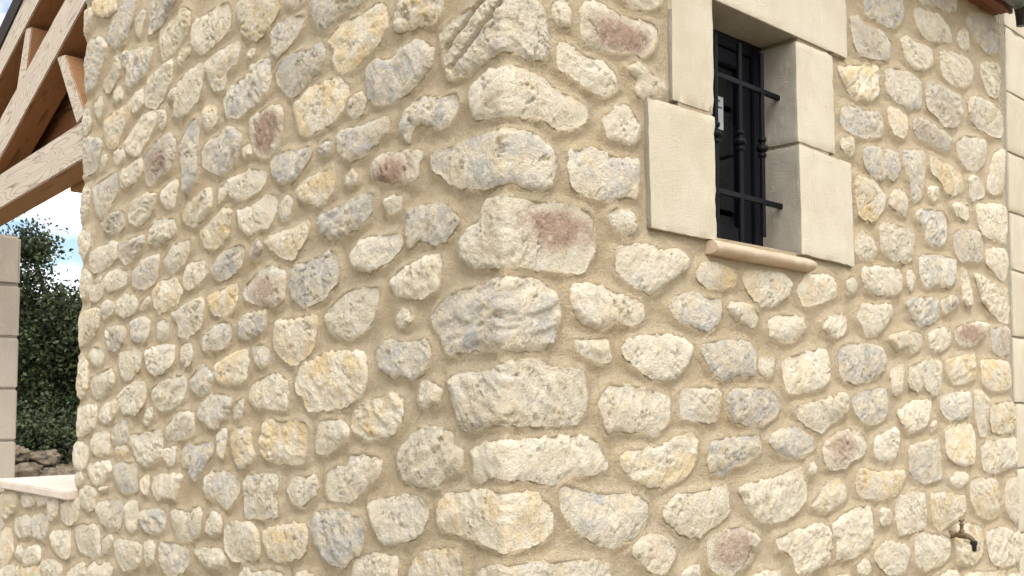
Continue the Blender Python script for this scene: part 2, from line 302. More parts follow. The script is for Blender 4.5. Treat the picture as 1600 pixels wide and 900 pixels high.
STONES = '''
g -2315 3031 -2193 2992 -2216 2976 -2288 2983 -2321 2996
w -2303 2961 -2207 2951 -2197 2919 -2233 2870 -2272 2848 -2315 2885
y -2185 2974 -2115 2970 -1995 2929 -1978 2884 -2065 2880 -2142 2904 -2182 2934
g -1979 2890 -1881 2899 -1838 2875 -1843 2822 -1881 2772 -1908 2748 -1985 2746 -2061 2794 -2056 2836
g -2200 2832 -2122 2822 -2060 2781 -2080 2742 -2115 2693 -2174 2650 -2268 2648 -2302 2685 -2300 2776 -2246 2822
w -1769 2828 -1745 2813 -1761 2781 -1792 2739 -1833 2771 -1822 2810
g -1704 2831 -1629 2838 -1531 2809 -1518 2786 -1565 2768 -1625 2733 -1719 2723 -1715 2775
y -1475 2752 -1417 2721 -1421 2679 -1477 2644 -1535 2619 -1607 2611 -1641 2680 -1636 2713 -1527 2730
g -1913 2713 -1698 2680 -1702 2637 -1745 2595 -1864 2575 -1893 2593 -1888 2640 -1925 2679
y -2039 2670 -1969 2715 -1931 2663 -1965 2628 -2035 2594 -2089 2637
y -1992 2597 -1928 2595 -1918 2550 -1960 2541 -1997 2561
y -1499 2610 -1430 2618 -1418 2596 -1479 2561 -1509 2579
w -1731 2563 -1570 2600 -1533 2580 -1549 2533 -1613 2474 -1662 2461 -1727 2486 -1743 2536
w -1565 2480 -1461 2524 -1349 2541 -1331 2494 -1345 2438 -1411 2409 -1490 2395 -1526 2411 -1522 2449
w -1822 2542 -1756 2545 -1747 2496 -1819 2482 -1841 2510
w -2155 2595 -2095 2601 -2078 2559 -2120 2518 -2169 2566
w -2292 2591 -2200 2572 -2181 2517 -2226 2475 -2281 2466
y -2060 2506 -1848 2523 -1860 2478 -1926 2419 -1966 2384 -2039 2397 -2073 2471
w -1883 2393 -1752 2456 -1650 2453 -1648 2412 -1709 2367 -1772 2323 -1839 2334 -1888 2364
w -1637 2450 -1587 2440 -1580 2410 -1603 2375 -1635 2410
r -1745 2306 -1682 2342 -1560 2361 -1511 2327 -1515 2273 -1554 2229 -1603 2232 -1689 2205 -1722 2233
g -1487 2306 -1398 2374 -1358 2347 -1357 2299 -1364 2199 -1417 2140 -1446 2158 -1461 2236
g -2283 2431 -2257 2471 -2162 2457 -2085 2433 -2097 2379 -2140 2330 -2272 2329
w -2082 2376 -2038 2375 -2051 2340 -2094 2326
w -1980 2371 -1895 2368 -1893 2332 -1963 2325
w -1919 2288 -1758 2309 -1743 2277 -1768 2246 -1847 2229 -1909 2236 -1925 2265
g -2174 2266 -2092 2285 -1961 2295 -1939 2267 -1944 2226 -2013 2181 -2055 2150 -2115 2170 -2148 2212
w -2284 2276 -2199 2282 -2181 2242 -2208 2176 -2260 2157 -2283 2211
w -1843 2152 -1804 2176 -1688 2182 -1631 2168 -1654 2126 -1709 2094 -1773 2084 -1841 2110
w -1601 2181 -1494 2198 -1492 2154 -1514 2113 -1561 2114 -1612 2154
p -2039 2135 -1940 2159 -1877 2139 -1881 2098 -1950 2076 -2022 2085 -2053 2113
w -2258 2125 -2173 2118 -2170 2058 -2230 2014 -2274 2069
w -1695 2058 -1646 2086 -1512 2074 -1499 2034 -1545 2012 -1642 2004 -1693 2023
w -2161 2032 -1949 2052 -1938 1991 -2016 1968 -2118 1953 -2165 1982
p -1934 2038 -1733 2045 -1725 2015 -1795 1977 -1861 1963 -1918 1995
w -1567 1954 -1521 1988 -1395 1995 -1394 1963 -1437 1925 -1517 1900 -1565 1926
g -1806 1931 -1729 1964 -1616 1970 -1608 1930 -1637 1882 -1724 1864 -1803 1885
w -2280 1961 -2227 1979 -2164 1964 -2154 1925 -2175 1883 -2221 1874 -2282 1891
w -2146 1906 -2087 1938 -2035 1934 -2047 1874 -2097 1847 -2150 1857
w -2028 1933 -1957 1951 -1846 1941 -1851 1900 -1926 1883 -2011 1880
y -1660 1848 -1600 1879 -1493 1881 -1440 1842 -1467 1807 -1536 1789 -1601 1778 -1639 1807
w -2066 1830 -2009 1850 -1951 1834 -1964 1805 -2035 1788
w -1937 1827 -1856 1860 -1768 1839 -1766 1799 -1865 1778 -1921 1796
w -1748 1820 -1679 1844 -1671 1821 -1708 1798 -1747 1803
w -1512 1772 -1366 1805 -1317 1807 -1300 1769 -1319 1719 -1395 1693 -1462 1699 -1464 1737
y -2277 1812 -2096 1832 -2066 1817 -2077 1757 -2165 1712 -2264 1697 -2280 1755
p -2018 1742 -1947 1753 -1857 1746 -1855 1705 -1928 1667 -2000 1681
g -1810 1761 -1720 1773 -1668 1759 -1678 1703 -1716 1691 -1794 1700 -1816 1732
w -1618 1745 -1594 1757 -1528 1745 -1532 1697 -1604 1689
w -2155 1668 -2103 1688 -2028 1670 -2033 1634 -2084 1614 -2146 1643
w -1893 1654 -1779 1668 -1721 1654 -1737 1604 -1827 1562 -1890 1595
b -1689 1664 -1507 1671 -1489 1636 -1505 1609 -1611 1579 -1674 1602
w -1438 1671 -1383 1675 -1370 1637 -1386 1606 -1424 1602 -1449 1640
w -2142 1576 -1967 1609 -1931 1579 -1949 1538 -2048 1508 -2108 1514
y -2277 1647 -2224 1661 -2168 1632 -2163 1545 -2214 1502 -2271 1559
w -1893 1520 -1774 1559 -1684 1552 -1694 1496 -1756 1451 -1849 1456 -1885 1491
w -1652 1530 -1597 1551 -1446 1576 -1406 1554 -1421 1507 -1465 1481 -1570 1464 -1631 1491
w -2060 1460 -1989 1490 -1892 1496 -1904 1461 -1986 1419 -2051 1430
w -1703 1424 -1680 1469 -1631 1474 -1635 1441 -1678 1413
w -2289 1433 -2250 1468 -2136 1484 -2076 1475 -2080 1418 -2115 1387 -2221 1366 -2280 1383
g -1948 1385 -1915 1420 -1821 1430 -1808 1382 -1850 1350 -1933 1353
w -1538 1410 -1453 1465 -1358 1458 -1346 1419 -1361 1393 -1449 1375 -1536 1383
w -1805 1379 -1702 1390 -1585 1409 -1560 1375 -1569 1320 -1647 1284 -1723 1292 -1776 1335
w -2121 1359 -2071 1388 -1969 1384 -1965 1311 -2051 1298 -2119 1323
y -1911 1339 -1817 1353 -1809 1328 -1854 1303 -1902 1307
w -2282 1324 -2221 1353 -2150 1328 -2154 1273 -2198 1243 -2278 1255
w -2276 1227 -2198 1238 -2181 1217 -2211 1190 -2277 1193
w -2139 1268 -1978 1290 -1942 1271 -1962 1240 -2031 1201 -2090 1204 -2137 1237
w -2045 1191 -1974 1202 -1980 1190 -2030 1181
g -1921 1272 -1867 1289 -1748 1285 -1737 1202 -1809 1189 -1862 1191 -1905 1226
w -1546 1343 -1471 1356 -1469 1309 -1515 1296 -1551 1316
w -1707 1237 -1658 1256 -1644 1224 -1667 1190 -1706 1210
w -1627 1247 -1561 1264 -1423 1269 -1443 1221 -1464 1188 -1534 1193 -1587 1182 -1625 1215
y -3064 1090 -2974 1120 -2854 1124 -2868 1054 -2986 1007 -3059 1033
w -2805 1114 -2739 1132 -2654 1124 -2652 1091 -2753 1070 -2792 1081
w -2637 1132 -2521 1136 -2519 1110 -2615 1087
w -2511 1121 -2434 1132 -2407 1096 -2446 1055 -2497 1044
w -2383 1110 -2302 1132 -2215 1141 -2219 1073 -2312 1038 -2371 1061
w -2202 1173 -2134 1192 -2066 1181 -2071 1127 -2114 1106 -2191 1124
w -2874 1006 -2789 1040 -2685 1035 -2689 968 -2801 947 -2871 965
g -2676 1036 -2586 1063 -2507 1056 -2511 998 -2561 957 -2634 966
w -2042 1141 -1861 1166 -1839 1127 -1856 1069 -1924 1057 -1995 1068 -2040 1100
w -1833 1145 -1781 1165 -1729 1164 -1732 1097 -1776 1059 -1817 1089
g -1715 1131 -1653 1147 -1538 1153 -1536 1097 -1625 1068 -1700 1088
w -1498 1154 -1441 1163 -1363 1159 -1342 1176 -1294 1179 -1292 1109 -1382 1070 -1437 1075 -1484 1118
y -3033 950 -2963 977 -2891 963 -2874 882 -2950 825 -3047 800 -3058 876
w -2846 898 -2799 920 -2763 907 -2785 864 -2843 864
w -2756 908 -2595 937 -2574 887 -2626 865 -2756 854
w -2468 998 -2295 1017 -2282 938 -2337 913 -2438 934
w -2248 1040 -2187 1055 -2030 1059 -2018 966 -2061 953 -2196 956 -2238 998
w -2006 1014 -1937 1044 -1908 1024 -1947 980 -1989 969
w -1901 1019 -1854 1032 -1710 1032 -1695 979 -1744 948 -1822 931 -1878 964
w -1666 1037 -1624 1052 -1599 1038 -1603 994 -1645 968 -1671 998
g -1575 1040 -1505 1058 -1375 1050 -1379 999 -1455 959 -1536 965 -1567 998
w -3050 785 -2930 824 -2811 827 -2807 773 -2923 738 -3046 729
y -2792 826 -2590 859 -2586 801 -2768 771
w -2572 868 -2487 897 -2368 891 -2357 849 -2430 814 -2551 818
w -2317 860 -2271 890 -2149 925 -2142 863 -2235 827 -2299 831
w -2125 907 -2074 936 -2016 931 -1959 944 -1903 933 -1943 893 -2012 862 -2114 860
w -1420 2651 -1382 2684 -1195 2686 -1169 2658 -1172 2607 -1233 2581 -1339 2563 -1395 2590
y -1124 2666 -1018 2661 -934 2631 -898 2592 -924 2560 -968 2538 -1014 2522 -1091 2555 -1112 2606
w -863 2596 -829 2610 -761 2600 -777 2567 -845 2567
g -744 2567 -712 2581 -573 2549 -506 2516 -528 2487 -602 2486 -670 2464 -710 2484 -739 2524
y -658 2433 -624 2452 -571 2460 -477 2465 -443 2472 -408 2450 -408 2403 -441 2369 -497 2349 -562 2327 -607 2338 -638 2379 -627 2403
g -941 2521 -905 2541 -793 2536 -772 2524 -784 2499 -834 2469 -912 2445 -939 2472 -931 2494
w -1321 2529 -1242 2547 -1130 2550 -1105 2523 -1129 2488 -1188 2471 -1207 2424 -1281 2445 -1309 2494
w -1066 2503 -1033 2507 -1023 2487 -1060 2479
g -1206 2398 -1176 2417 -1059 2436 -1050 2459 -966 2459 -939 2447 -941 2375 -982 2344 -1056 2335 -1123 2319 -1184 2341
g -911 2407 -877 2437 -791 2435 -742 2427 -694 2438 -670 2414 -673 2378 -724 2349 -789 2322 -844 2322 -866 2344 -901 2371
y -813 2295 -740 2325 -629 2323 -561 2294 -575 2245 -627 2215 -729 2199 -778 2204 -804 2255
w -561 2255 -510 2265 -492 2240 -502 2212 -545 2201 -564 2229
y -1322 2390 -1279 2392 -1241 2369 -1245 2333 -1298 2320 -1331 2350
R -1046 2303 -927 2318 -865 2296 -872 2240 -897 2193 -959 2175 -996 2186 -1034 2222 -1045 2264
y -1093 2228 -1048 2230 -1033 2197 -1071 2191
g -1328 2275 -1234 2289 -1163 2306 -1098 2269 -1101 2224 -1125 2193 -1199 2167 -1282 2186 -1326 2216
g -700 2157 -657 2172 -634 2154 -649 2135 -688 2135
g -615 2164 -582 2182 -509 2179 -425 2182 -388 2176 -398 2145 -452 2121 -508 2097 -573 2098 -607 2136
g -936 2168 -888 2179 -802 2169 -736 2168 -732 2143 -768 2112 -809 2086 -868 2085 -904 2106 -931 2139
w -1163 2146 -1089 2149 -1051 2158 -958 2133 -966 2101 -1021 2080 -1097 2073 -1156 2094
w -1228 2125 -1177 2136 -1172 2107 -1222 2083
y -795 2056 -735 2084 -656 2089 -633 2101 -617 2061 -632 2028 -693 2003 -758 2019
w -572 2054 -543 2075 -521 2055 -528 2038 -572 2036
y -1461 2095 -1388 2117 -1281 2138 -1259 2109 -1268 2069 -1374 2030 -1442 2060
y -1335 2004 -1267 2032 -1180 2065 -1145 2047 -1162 1979 -1233 1951 -1296 1963
w -1110 2048 -1048 2049 -938 2068 -902 2058 -901 2015 -936 1977 -990 1978 -1050 1968 -1099 2001
w -884 2032 -842 2054 -820 2037 -828 2005 -857 1983 -879 2003
g -693 1974 -639 1980 -549 1998 -492 2007 -457 1998 -457 1964 -491 1935 -563 1914 -637 1909 -684 1933
y -957 1936 -917 1951 -797 1960 -740 1969 -736 1934 -780 1898 -821 1875 -890 1896
p -1035 1925 -999 1950 -971 1928 -1006 1893 -1025 1900
g -1257 1897 -1201 1928 -1093 1946 -1059 1928 -1072 1890 -1129 1865 -1199 1851 -1256 1871
w -1441 1882 -1403 1916 -1316 1918 -1282 1884 -1346 1853 -1400 1839 -1434 1850
r -1065 1816 -1014 1845 -933 1869 -854 1845 -849 1799 -856 1771 -895 1751 -994 1767 -1059 1786
g -824 1829 -804 1859 -730 1861 -633 1880 -602 1845 -605 1797 -642 1774 -673 1754 -756 1744 -810 1768 -827 1802
y -1280 1807 -1178 1824 -1109 1834 -1102 1786 -1135 1751 -1226 1749 -1268 1777
b -1307 1692 -1184 1729 -1129 1714 -1133 1679 -1182 1651 -1295 1650 -1317 1672
g -1095 1717 -1058 1742 -948 1745 -942 1714 -964 1686 -1037 1670 -1089 1677
w -1449 1656 -1416 1673 -1371 1664 -1380 1612 -1413 1602 -1442 1618
y -906 1665 -889 1713 -809 1713 -696 1718 -702 1652 -717 1626 -789 1592 -840 1602 -892 1632
w -661 1716 -560 1770 -475 1772 -431 1770 -433 1723 -460 1683 -544 1647 -618 1666 -649 1689
g -1013 1641 -963 1653 -927 1633 -926 1605 -952 1584 -998 1602
y -1221 1602 -1122 1635 -1046 1639 -1035 1598 -1053 1555 -1100 1546 -1168 1544 -1209 1552
g -1384 1565 -1304 1604 -1235 1575 -1260 1527 -1312 1515 -1372 1533
w -1028 1526 -979 1554 -908 1571 -856 1561 -825 1534 -837 1474 -888 1474 -977 1478 -1028 1497
y -797 1560 -757 1591 -670 1615 -595 1622 -494 1614 -469 1559 -486 1522 -556 1485 -645 1476 -730 1468 -755 1506 -788 1524
b -1332 1471 -1238 1517 -1128 1507 -1136 1467 -1204 1417 -1235 1411 -1320 1445
w -1112 1468 -1103 1492 -1056 1504 -1055 1473 -1078 1439 -1116 1448
g -1425 1321 -1398 1356 -1239 1376 -1231 1349 -1283 1301 -1345 1257 -1379 1276 -1374 1292 -1418 1298
w -1209 1394 -1179 1413 -1145 1416 -1153 1371 -1172 1331 -1202 1340
y -1134 1401 -1106 1419 -1021 1421 -1010 1376 -991 1348 -1018 1318 -1073 1302 -1108 1334
y -966 1405 -940 1446 -836 1440 -754 1444 -729 1424 -732 1384 -747 1337 -850 1328 -928 1336 -955 1359
w -694 1416 -682 1443 -629 1452 -570 1444 -548 1415 -598 1380 -643 1366 -689 1366
g -1287 1261 -1241 1286 -1150 1293 -1077 1263 -1081 1234 -1137 1189 -1187 1202 -1259 1212 -1286 1231
w -1054 1269 -1017 1290 -901 1301 -875 1288 -874 1257 -899 1241 -865 1221 -877 1188 -933 1177 -1041 1175 -1048 1222
w -823 1264 -799 1295 -735 1301 -703 1307 -683 1277 -702 1250 -757 1224 -806 1234
w -646 1318 -554 1340 -547 1361 -477 1370 -419 1358 -422 1321 -482 1289 -531 1253 -603 1246 -641 1258
w -1267 1136 -1237 1171 -1171 1164 -1175 1120 -1224 1103 -1266 1112
w -1155 1131 -1126 1151 -1004 1159 -967 1130 -965 1069 -1094 1043 -1148 1069
y -936 1142 -872 1161 -740 1179 -723 1144 -746 1098 -786 1085 -886 1069 -931 1092
g -709 1189 -678 1217 -581 1227 -488 1211 -481 1175 -494 1133 -529 1113 -571 1087 -638 1097 -676 1122 -708 1158
w -1337 1044 -1306 1060 -1173 1069 -1152 1025 -1211 1006 -1283 1020
w -1065 1016 -1038 1038 -991 1029 -895 1045 -843 1042 -843 1011 -945 989 -1055 984
w -785 1043 -746 1058 -698 1055 -698 1030 -745 1019 -785 1023
y -377 2415 -361 2442 -297 2446 -197 2418 -204 2382 -226 2364 -288 2370 -361 2375 -377 2394
g -488 2310 -453 2331 -401 2316 -336 2336 -280 2335 -230 2302 -241 2267 -303 2226 -367 2214 -430 2212 -478 2243
g -350 2154 -326 2185 -263 2200 -203 2182 -151 2183 -137 2151 -173 2119 -202 2115 -248 2134 -302 2135 -317 2102 -346 2123
R -467 2066 -433 2089 -270 2074 -278 2050 -293 2012 -325 2003 -390 2020 -454 2043
Qw -207 2339 -145 2356 -68 2373 -34 2378 71 2383 104 2364 121 2315 119 2254 58 2235 6 2244 -60 2229 -116 2221 -173 2217 -192 2261 -203 2293
Qw -109 2178 -60 2205 6 2209 64 2211 118 2199 180 2183 237 2176 259 2153 222 2118 152 2100 104 2113 6 2103 -47 2104 -88 2112 -105 2149
w 139 2383 174 2405 199 2385 195 2349 159 2340 139 2354
w 145 2258 152 2296 188 2305 238 2290 305 2291 352 2271 363 2238 320 2210 252 2214 194 2235 159 2237
Qg -236 2063 -173 2061 -101 2072 -33 2073 6 2073 71 2076 124 2057 148 2027 144 1989 117 1958 70 1954 6 1958 -60 1953 -143 1970 -202 2003 -232 2027
R 231 2388 246 2415 291 2430 385 2417 492 2435 522 2418 508 2377 466 2342 424 2340 344 2324 268 2318 238 2330
g 194 2054 222 2064 281 2079 350 2071 434 2077 439 2028 425 1985 365 1979 310 1961 251 1965 207 1979 190 2010
w 308 2152 367 2197 403 2202 443 2165 434 2127 402 2108 366 2115 327 2113
w 361 2471 393 2488 536 2523 532 2492 475 2460 417 2449
w 399 2298 441 2320 482 2306 551 2286 546 2266 456 2237 431 2247 436 2280
b -544 1863 -508 1889 -447 1895 -352 1887 -343 1860 -396 1828 -463 1811 -525 1824
w -414 1979 -381 1985 -344 1975 -352 1948 -397 1941 -410 1958
g -328 1927 -308 1944 -201 1940 -172 1926 -143 1893 -171 1863 -215 1849 -276 1866 -315 1850 -327 1886
QR -143 1846 -115 1871 -73 1889 -60 1920 -33 1930 44 1927 172 1935 251 1931 273 1914 283 1851 250 1803 228 1787 110 1781 6 1781 -87 1784 -128 1811
w -379 1780 -339 1807 -261 1824 -208 1824 -197 1799 -207 1756 -268 1732 -354 1743 -379 1765
w -362 1688 -346 1712 -322 1706 -306 1680 -345 1670
Qg -237 1681 -215 1709 -171 1734 -87 1742 6 1758 83 1760 137 1736 157 1709 153 1657 130 1619 89 1606 6 1605 -86 1608 -177 1604 -199 1641
w 206 1636 263 1638 323 1638 334 1596 293 1584 241 1599 213 1612
g -435 1612 -394 1642 -321 1631 -252 1638 -232 1603 -244 1575 -297 1544 -328 1557 -368 1553 -418 1574
y -537 1429 -520 1476 -442 1500 -360 1515 -336 1497 -335 1463 -371 1420 -475 1402 -502 1417
w -465 1247 -439 1259 -295 1283 -241 1254 -249 1225 -286 1188 -397 1157 -422 1175 -451 1207
w -523 1103 -463 1135 -405 1137 -356 1137 -348 1094 -363 1068 -514 1048
Qw -176 1540 -141 1556 -46 1559 19 1583 109 1583 136 1570 234 1565 248 1507 233 1464 212 1448 109 1442 31 1446 -26 1448 -92 1434 -130 1444 -148 1479
w -277 1512 -266 1541 -228 1538 -195 1521 -206 1493 -250 1481 -273 1495
w -354 1368 -319 1409 -258 1437 -169 1432 -155 1400 -127 1387 -130 1350 -183 1333 -212 1305 -264 1305 -334 1320
Qw -99 1388 -45 1412 44 1414 177 1422 269 1411 298 1381 317 1346 276 1333 204 1332 135 1317 69 1328 6 1333 -45 1340 -72 1325 -96 1333 -89 1361
Qy -215 1256 -183 1291 -58 1308 82 1302 109 1282 129 1276 138 1225 108 1200 57 1190 6 1184 -58 1196 -126 1208 -197 1215
Qw -81 1135 -32 1155 69 1155 203 1145 304 1134 326 1107 326 1049 203 1047 6 1070 -78 1082
y -305 1118 -271 1151 -204 1172 -140 1177 -129 1143 -132 1102 -211 1073 -301 1076
w 322 1930 349 1949 420 1950 432 1908 387 1882 348 1898
w 192 1750 221 1762 279 1764 355 1747 446 1733 454 1693 409 1675 346 1684 308 1662 264 1665 220 1680 199 1707
w 352 1853 403 1869 468 1876 536 1869 589 1880 633 1860 624 1827 561 1794 501 1761 442 1764 394 1781 355 1803
y 674 1826 698 1853 765 1859 825 1850 855 1836 844 1806 735 1789 688 1805
y 885 1833 907 1849 1082 1861 1134 1841 1115 1796 1057 1768 979 1760 916 1788
y 1175 1832 1224 1867 1325 1879 1389 1869 1407 1824 1347 1800 1221 1773 1180 1801
g 556 1730 587 1759 650 1772 715 1762 778 1764 782 1733 742 1681 676 1683 586 1700
w 817 1747 853 1761 925 1757 962 1732 940 1696 893 1705 852 1709
w 1011 1723 1090 1740 1196 1740 1213 1709 1134 1665 1021 1676
w 1313 1727 1372 1756 1452 1767 1464 1722 1409 1689 1331 1702
w 373 1618 401 1641 482 1655 585 1657 648 1638 620 1578 566 1550 481 1554 440 1569 385 1598
g 694 1623 713 1646 892 1662 944 1631 937 1567 869 1566 779 1553 731 1580
w 964 1609 997 1615 1041 1611 1029 1574 996 1559 964 1573
w 1086 1606 1180 1633 1329 1651 1353 1606 1345 1555 1300 1532 1201 1522 1118 1518 1090 1557
w 284 1498 330 1532 416 1530 540 1510 558 1482 552 1450 496 1410 455 1423 352 1428 321 1424 299 1463
g 152 1307 183 1312 261 1291 335 1284 429 1275 468 1247 456 1208 420 1176 342 1160 275 1177 218 1209 162 1255
w 596 1508 610 1527 720 1530 773 1520 772 1480 747 1445 681 1446 600 1455
g 807 1508 848 1528 1006 1530 1061 1503 1054 1461 971 1430 866 1437 816 1458
w 1146 1479 1273 1494 1429 1523 1455 1503 1440 1451 1347 1426 1295 1402 1210 1425 1163 1448
y 359 1369 414 1382 496 1384 644 1419 669 1394 657 1341 615 1311 537 1289 437 1300 374 1338
g 708 1350 737 1395 865 1400 959 1404 969 1357 884 1331 823 1323 774 1303 726 1319
g 1007 1385 1047 1413 1150 1420 1245 1384 1244 1353 1159 1332 1079 1347 1034 1360
w 1218 1311 1243 1322 1261 1303 1242 1279 1218 1292
w 527 1233 579 1266 687 1267 792 1277 806 1206 742 1178 667 1155 596 1170 535 1206
w 857 1262 914 1275 1021 1284 1170 1304 1204 1256 1197 1207 1096 1163 964 1168 902 1205
y 1239 1198 1328 1255 1393 1261 1438 1229 1430 1191 1312 1168 1251 1185
r 708 1127 742 1151 840 1165 942 1133 946 1104 898 1063 817 1042 759 1051 717 1078
w 1039 1118 1141 1127 1261 1138 1330 1116 1320 1023 1184 1001 1138 1013 1116 1063 1049 1088
w 400 1148 444 1176 501 1176 560 1147 573 1125 534 1083 492 1085 435 1119
w 594 1071 630 1085 675 1083 674 1045 611 1048
w 918 1027 982 1034 1047 1023 1069 1003 1046 977 928 992
g 1621 2808 1682 2848 1859 2886 1904 2881 1915 2836 1853 2774 1776 2757 1702 2761 1630 2759
p 1525 2719 1571 2737 1629 2724 1738 2730 1806 2712 1790 2649 1709 2627 1636 2618 1578 2615 1545 2646
w 1998 2880 2133 2904 2222 2912 2296 2886 2308 2837 2216 2817 2098 2794 2016 2819
p 2021 2926 2137 2971 2350 3025 2363 2976 2284 2945 2193 2939 2077 2917
w 1878 2738 1932 2764 2013 2760 2126 2766 2152 2722 2078 2674 1980 2660 1914 2684
w 2372 2866 2423 2922 2471 2911 2480 2853 2418 2838
g 2458 2962 2510 3002 2719 3045 2772 3045 2782 2920 2672 2879 2537 2908
w 2206 2773 2322 2804 2449 2812 2521 2789 2492 2728 2425 2690 2314 2676 2224 2694
w 2581 2809 2634 2835 2777 2855 2768 2733 2677 2707 2594 2758
y 1446 2540 1599 2581 1695 2600 1718 2574 1703 2507 1630 2472 1537 2461 1472 2496
g 1763 2601 1846 2630 1979 2633 2040 2616 2028 2533 1946 2510 1828 2516 1772 2534
p 2076 2633 2133 2649 2297 2646 2390 2640 2402 2583 2335 2518 2228 2504 2156 2528 2085 2545
w 2463 2655 2556 2681 2729 2683 2808 2657 2793 2569 2684 2549 2514 2558 2459 2588
g 1447 2409 1491 2429 1605 2436 1713 2452 1742 2411 1722 2373 1590 2343 1488 2347 1450 2367
y 1769 2469 1801 2487 1917 2475 1915 2420 1874 2392 1810 2401 1780 2430
p 1964 2466 1999 2491 2111 2494 2256 2477 2293 2458 2253 2416 2121 2415 1995 2423
w 1437 2302 1465 2323 1526 2329 1532 2281 1507 2264 1463 2280
w 2332 2462 2429 2503 2613 2519 2623 2473 2589 2420 2519 2383 2437 2376 2360 2409
w 2628 2365 2697 2479 2789 2516 2805 2483 2786 2347 2668 2313 2625 2331
g 1594 2302 1635 2321 1782 2338 1845 2328 1855 2277 1802 2239 1753 2246 1703 2221 1620 2240 1598 2264
g 1884 2335 1911 2357 2048 2378 2067 2341 2049 2265 2011 2202 1956 2188 1932 2241 1895 2289
y 2095 2339 2118 2374 2190 2368 2341 2354 2386 2322 2375 2281 2289 2256 2229 2260 2186 2292 2115 2312
w 2435 2342 2501 2363 2583 2338 2589 2292 2462 2261 2441 2304
y 1533 2209 1561 2214 1654 2211 1737 2178 1736 2143 1673 2087 1625 2078 1556 2086 1536 2144
w 1768 2171 1813 2203 1878 2216 1916 2191 1887 2128 1823 2138 1773 2154
w 2076 2250 2112 2265 2163 2263 2153 2218 2109 2205 2081 2221
w 2286 2217 2349 2239 2444 2232 2425 2181 2361 2182 2315 2189
w 2502 2246 2578 2263 2808 2281 2807 2134 2725 2125 2570 2142 2523 2183
g 1974 2151 2023 2167 2209 2182 2244 2136 2218 2076 2158 2048 2058 2053 2033 2099 1980 2128
w 1696 2064 1745 2085 1924 2083 1956 2060 1932 1986 1866 1965 1777 1959 1705 1992
w 1530 2001 1577 2039 1646 2019 1674 1983 1643 1952 1562 1950 1529 1968
g 2280 2109 2359 2140 2520 2143 2550 2093 2529 2024 2447 2030 2351 2014 2292 2053
w 2591 2077 2652 2097 2795 2105 2819 2052 2777 1975 2680 1998 2596 2031
b 1993 1998 2056 2013 2200 2018 2304 2010 2292 1939 2238 1906 2135 1908 2036 1891 1990 1938
w 1566 1915 1619 1928 1801 1939 1851 1920 1849 1873 1810 1859 1734 1845 1615 1845 1576 1874
w 1464 1871 1503 1887 1538 1871 1533 1849 1496 1830 1474 1839
w 1884 1934 1917 1946 1956 1923 1941 1886 1913 1872 1888 1894
w 2347 1956 2380 1981 2426 1950 2442 1899 2433 1856 2388 1850 2358 1874 2345 1918
y 2476 1970 2526 1981 2643 1958 2802 1950 2810 1815 2738 1808 2634 1836 2536 1883
w 1532 1765 1567 1806 1660 1806 1758 1818 1775 1785 1743 1755 1680 1718 1597 1701 1564 1729 1537 1749
g 1408 1653 1473 1674 1667 1676 1719 1636 1699 1591 1615 1565 1534 1550 1436 1562 1411 1591
g 1885 1832 1966 1853 2133 1858 2136 1800 2085 1770 1974 1753 1922 1782 1891 1809
g 2154 1854 2282 1887 2318 1855 2203 1814 2167 1833
w 1747 1710 1867 1733 2000 1730 1998 1691 1916 1659 1878 1678 1800 1661 1752 1688
w 2055 1730 2156 1759 2243 1744 2241 1707 2136 1669 2066 1682
R 2282 1759 2384 1786 2581 1800 2560 1752 2442 1699 2332 1704 2287 1721
p 2630 1775 2790 1790 2813 1729 2782 1680 2692 1671 2625 1702
w 1753 1592 1836 1622 1854 1600 1832 1531 1781 1513 1757 1541
w 1900 1612 2036 1636 2148 1633 2153 1581 2128 1526 2071 1520 2003 1544 1949 1526 1884 1554
y 2192 1637 2268 1658 2456 1667 2459 1586 2370 1566 2262 1555 2205 1601
y 2511 1639 2554 1657 2780 1656 2823 1612 2809 1550 2630 1536 2531 1561
g 1488 1507 1567 1529 1726 1533 1723 1452 1656 1425 1597 1421 1530 1443 1498 1475
w 1803 1462 1921 1496 2056 1496 2053 1449 1996 1402 1889 1387 1839 1417 1808 1440
w 2052 1419 2095 1436 2107 1406 2064 1389
b 2134 1502 2171 1524 2383 1528 2386 1452 2315 1427 2195 1429 2139 1466
w 2439 1528 2496 1535 2574 1502 2565 1430 2544 1365 2485 1364 2449 1432
y 2588 1470 2644 1486 2823 1489 2846 1434 2814 1373 2706 1368 2603 1384
y 2171 1396 2253 1406 2407 1407 2426 1333 2398 1261 2274 1264 2187 1298 2176 1353
r 1304 1357 1346 1387 1452 1407 1561 1386 1553 1328 1470 1310 1436 1291 1342 1290 1307 1317
b 1617 1353 1654 1384 1788 1406 1798 1358 1771 1303 1709 1297 1639 1319
g 1874 1339 1940 1351 2105 1361 2129 1300 2133 1228 2054 1217 1946 1218 1883 1264
w 2490 1318 2532 1340 2830 1348 2853 1286 2840 1232 2731 1230 2608 1216 2509 1240
y 1506 1266 1546 1285 1649 1270 1844 1263 1843 1238 1778 1185 1692 1180 1553 1195 1510 1213
w 2205 1224 2258 1237 2349 1232 2363 1203 2284 1180 2225 1199
y 2386 1202 2458 1208 2640 1188 2662 1134 2648 1056 2529 1049 2449 1072 2389 1133
w 2735 1170 2838 1201 2871 1148 2861 1026 2805 1010 2720 1077
w 1764 1164 1853 1186 1991 1186 1998 1130 1978 1062 1872 1057 1796 1056 1768 1108
y 2038 1174 2180 1171 2238 1155 2328 1149 2332 1093 2173 1057 2101 1045 2047 1080 2036 1127
w 1347 1127 1442 1160 1581 1166 1608 1143 1616 1067 1570 1039 1469 1018 1374 1026 1371 1079
w 1655 1144 1691 1153 1738 1133 1725 1101 1665 1098
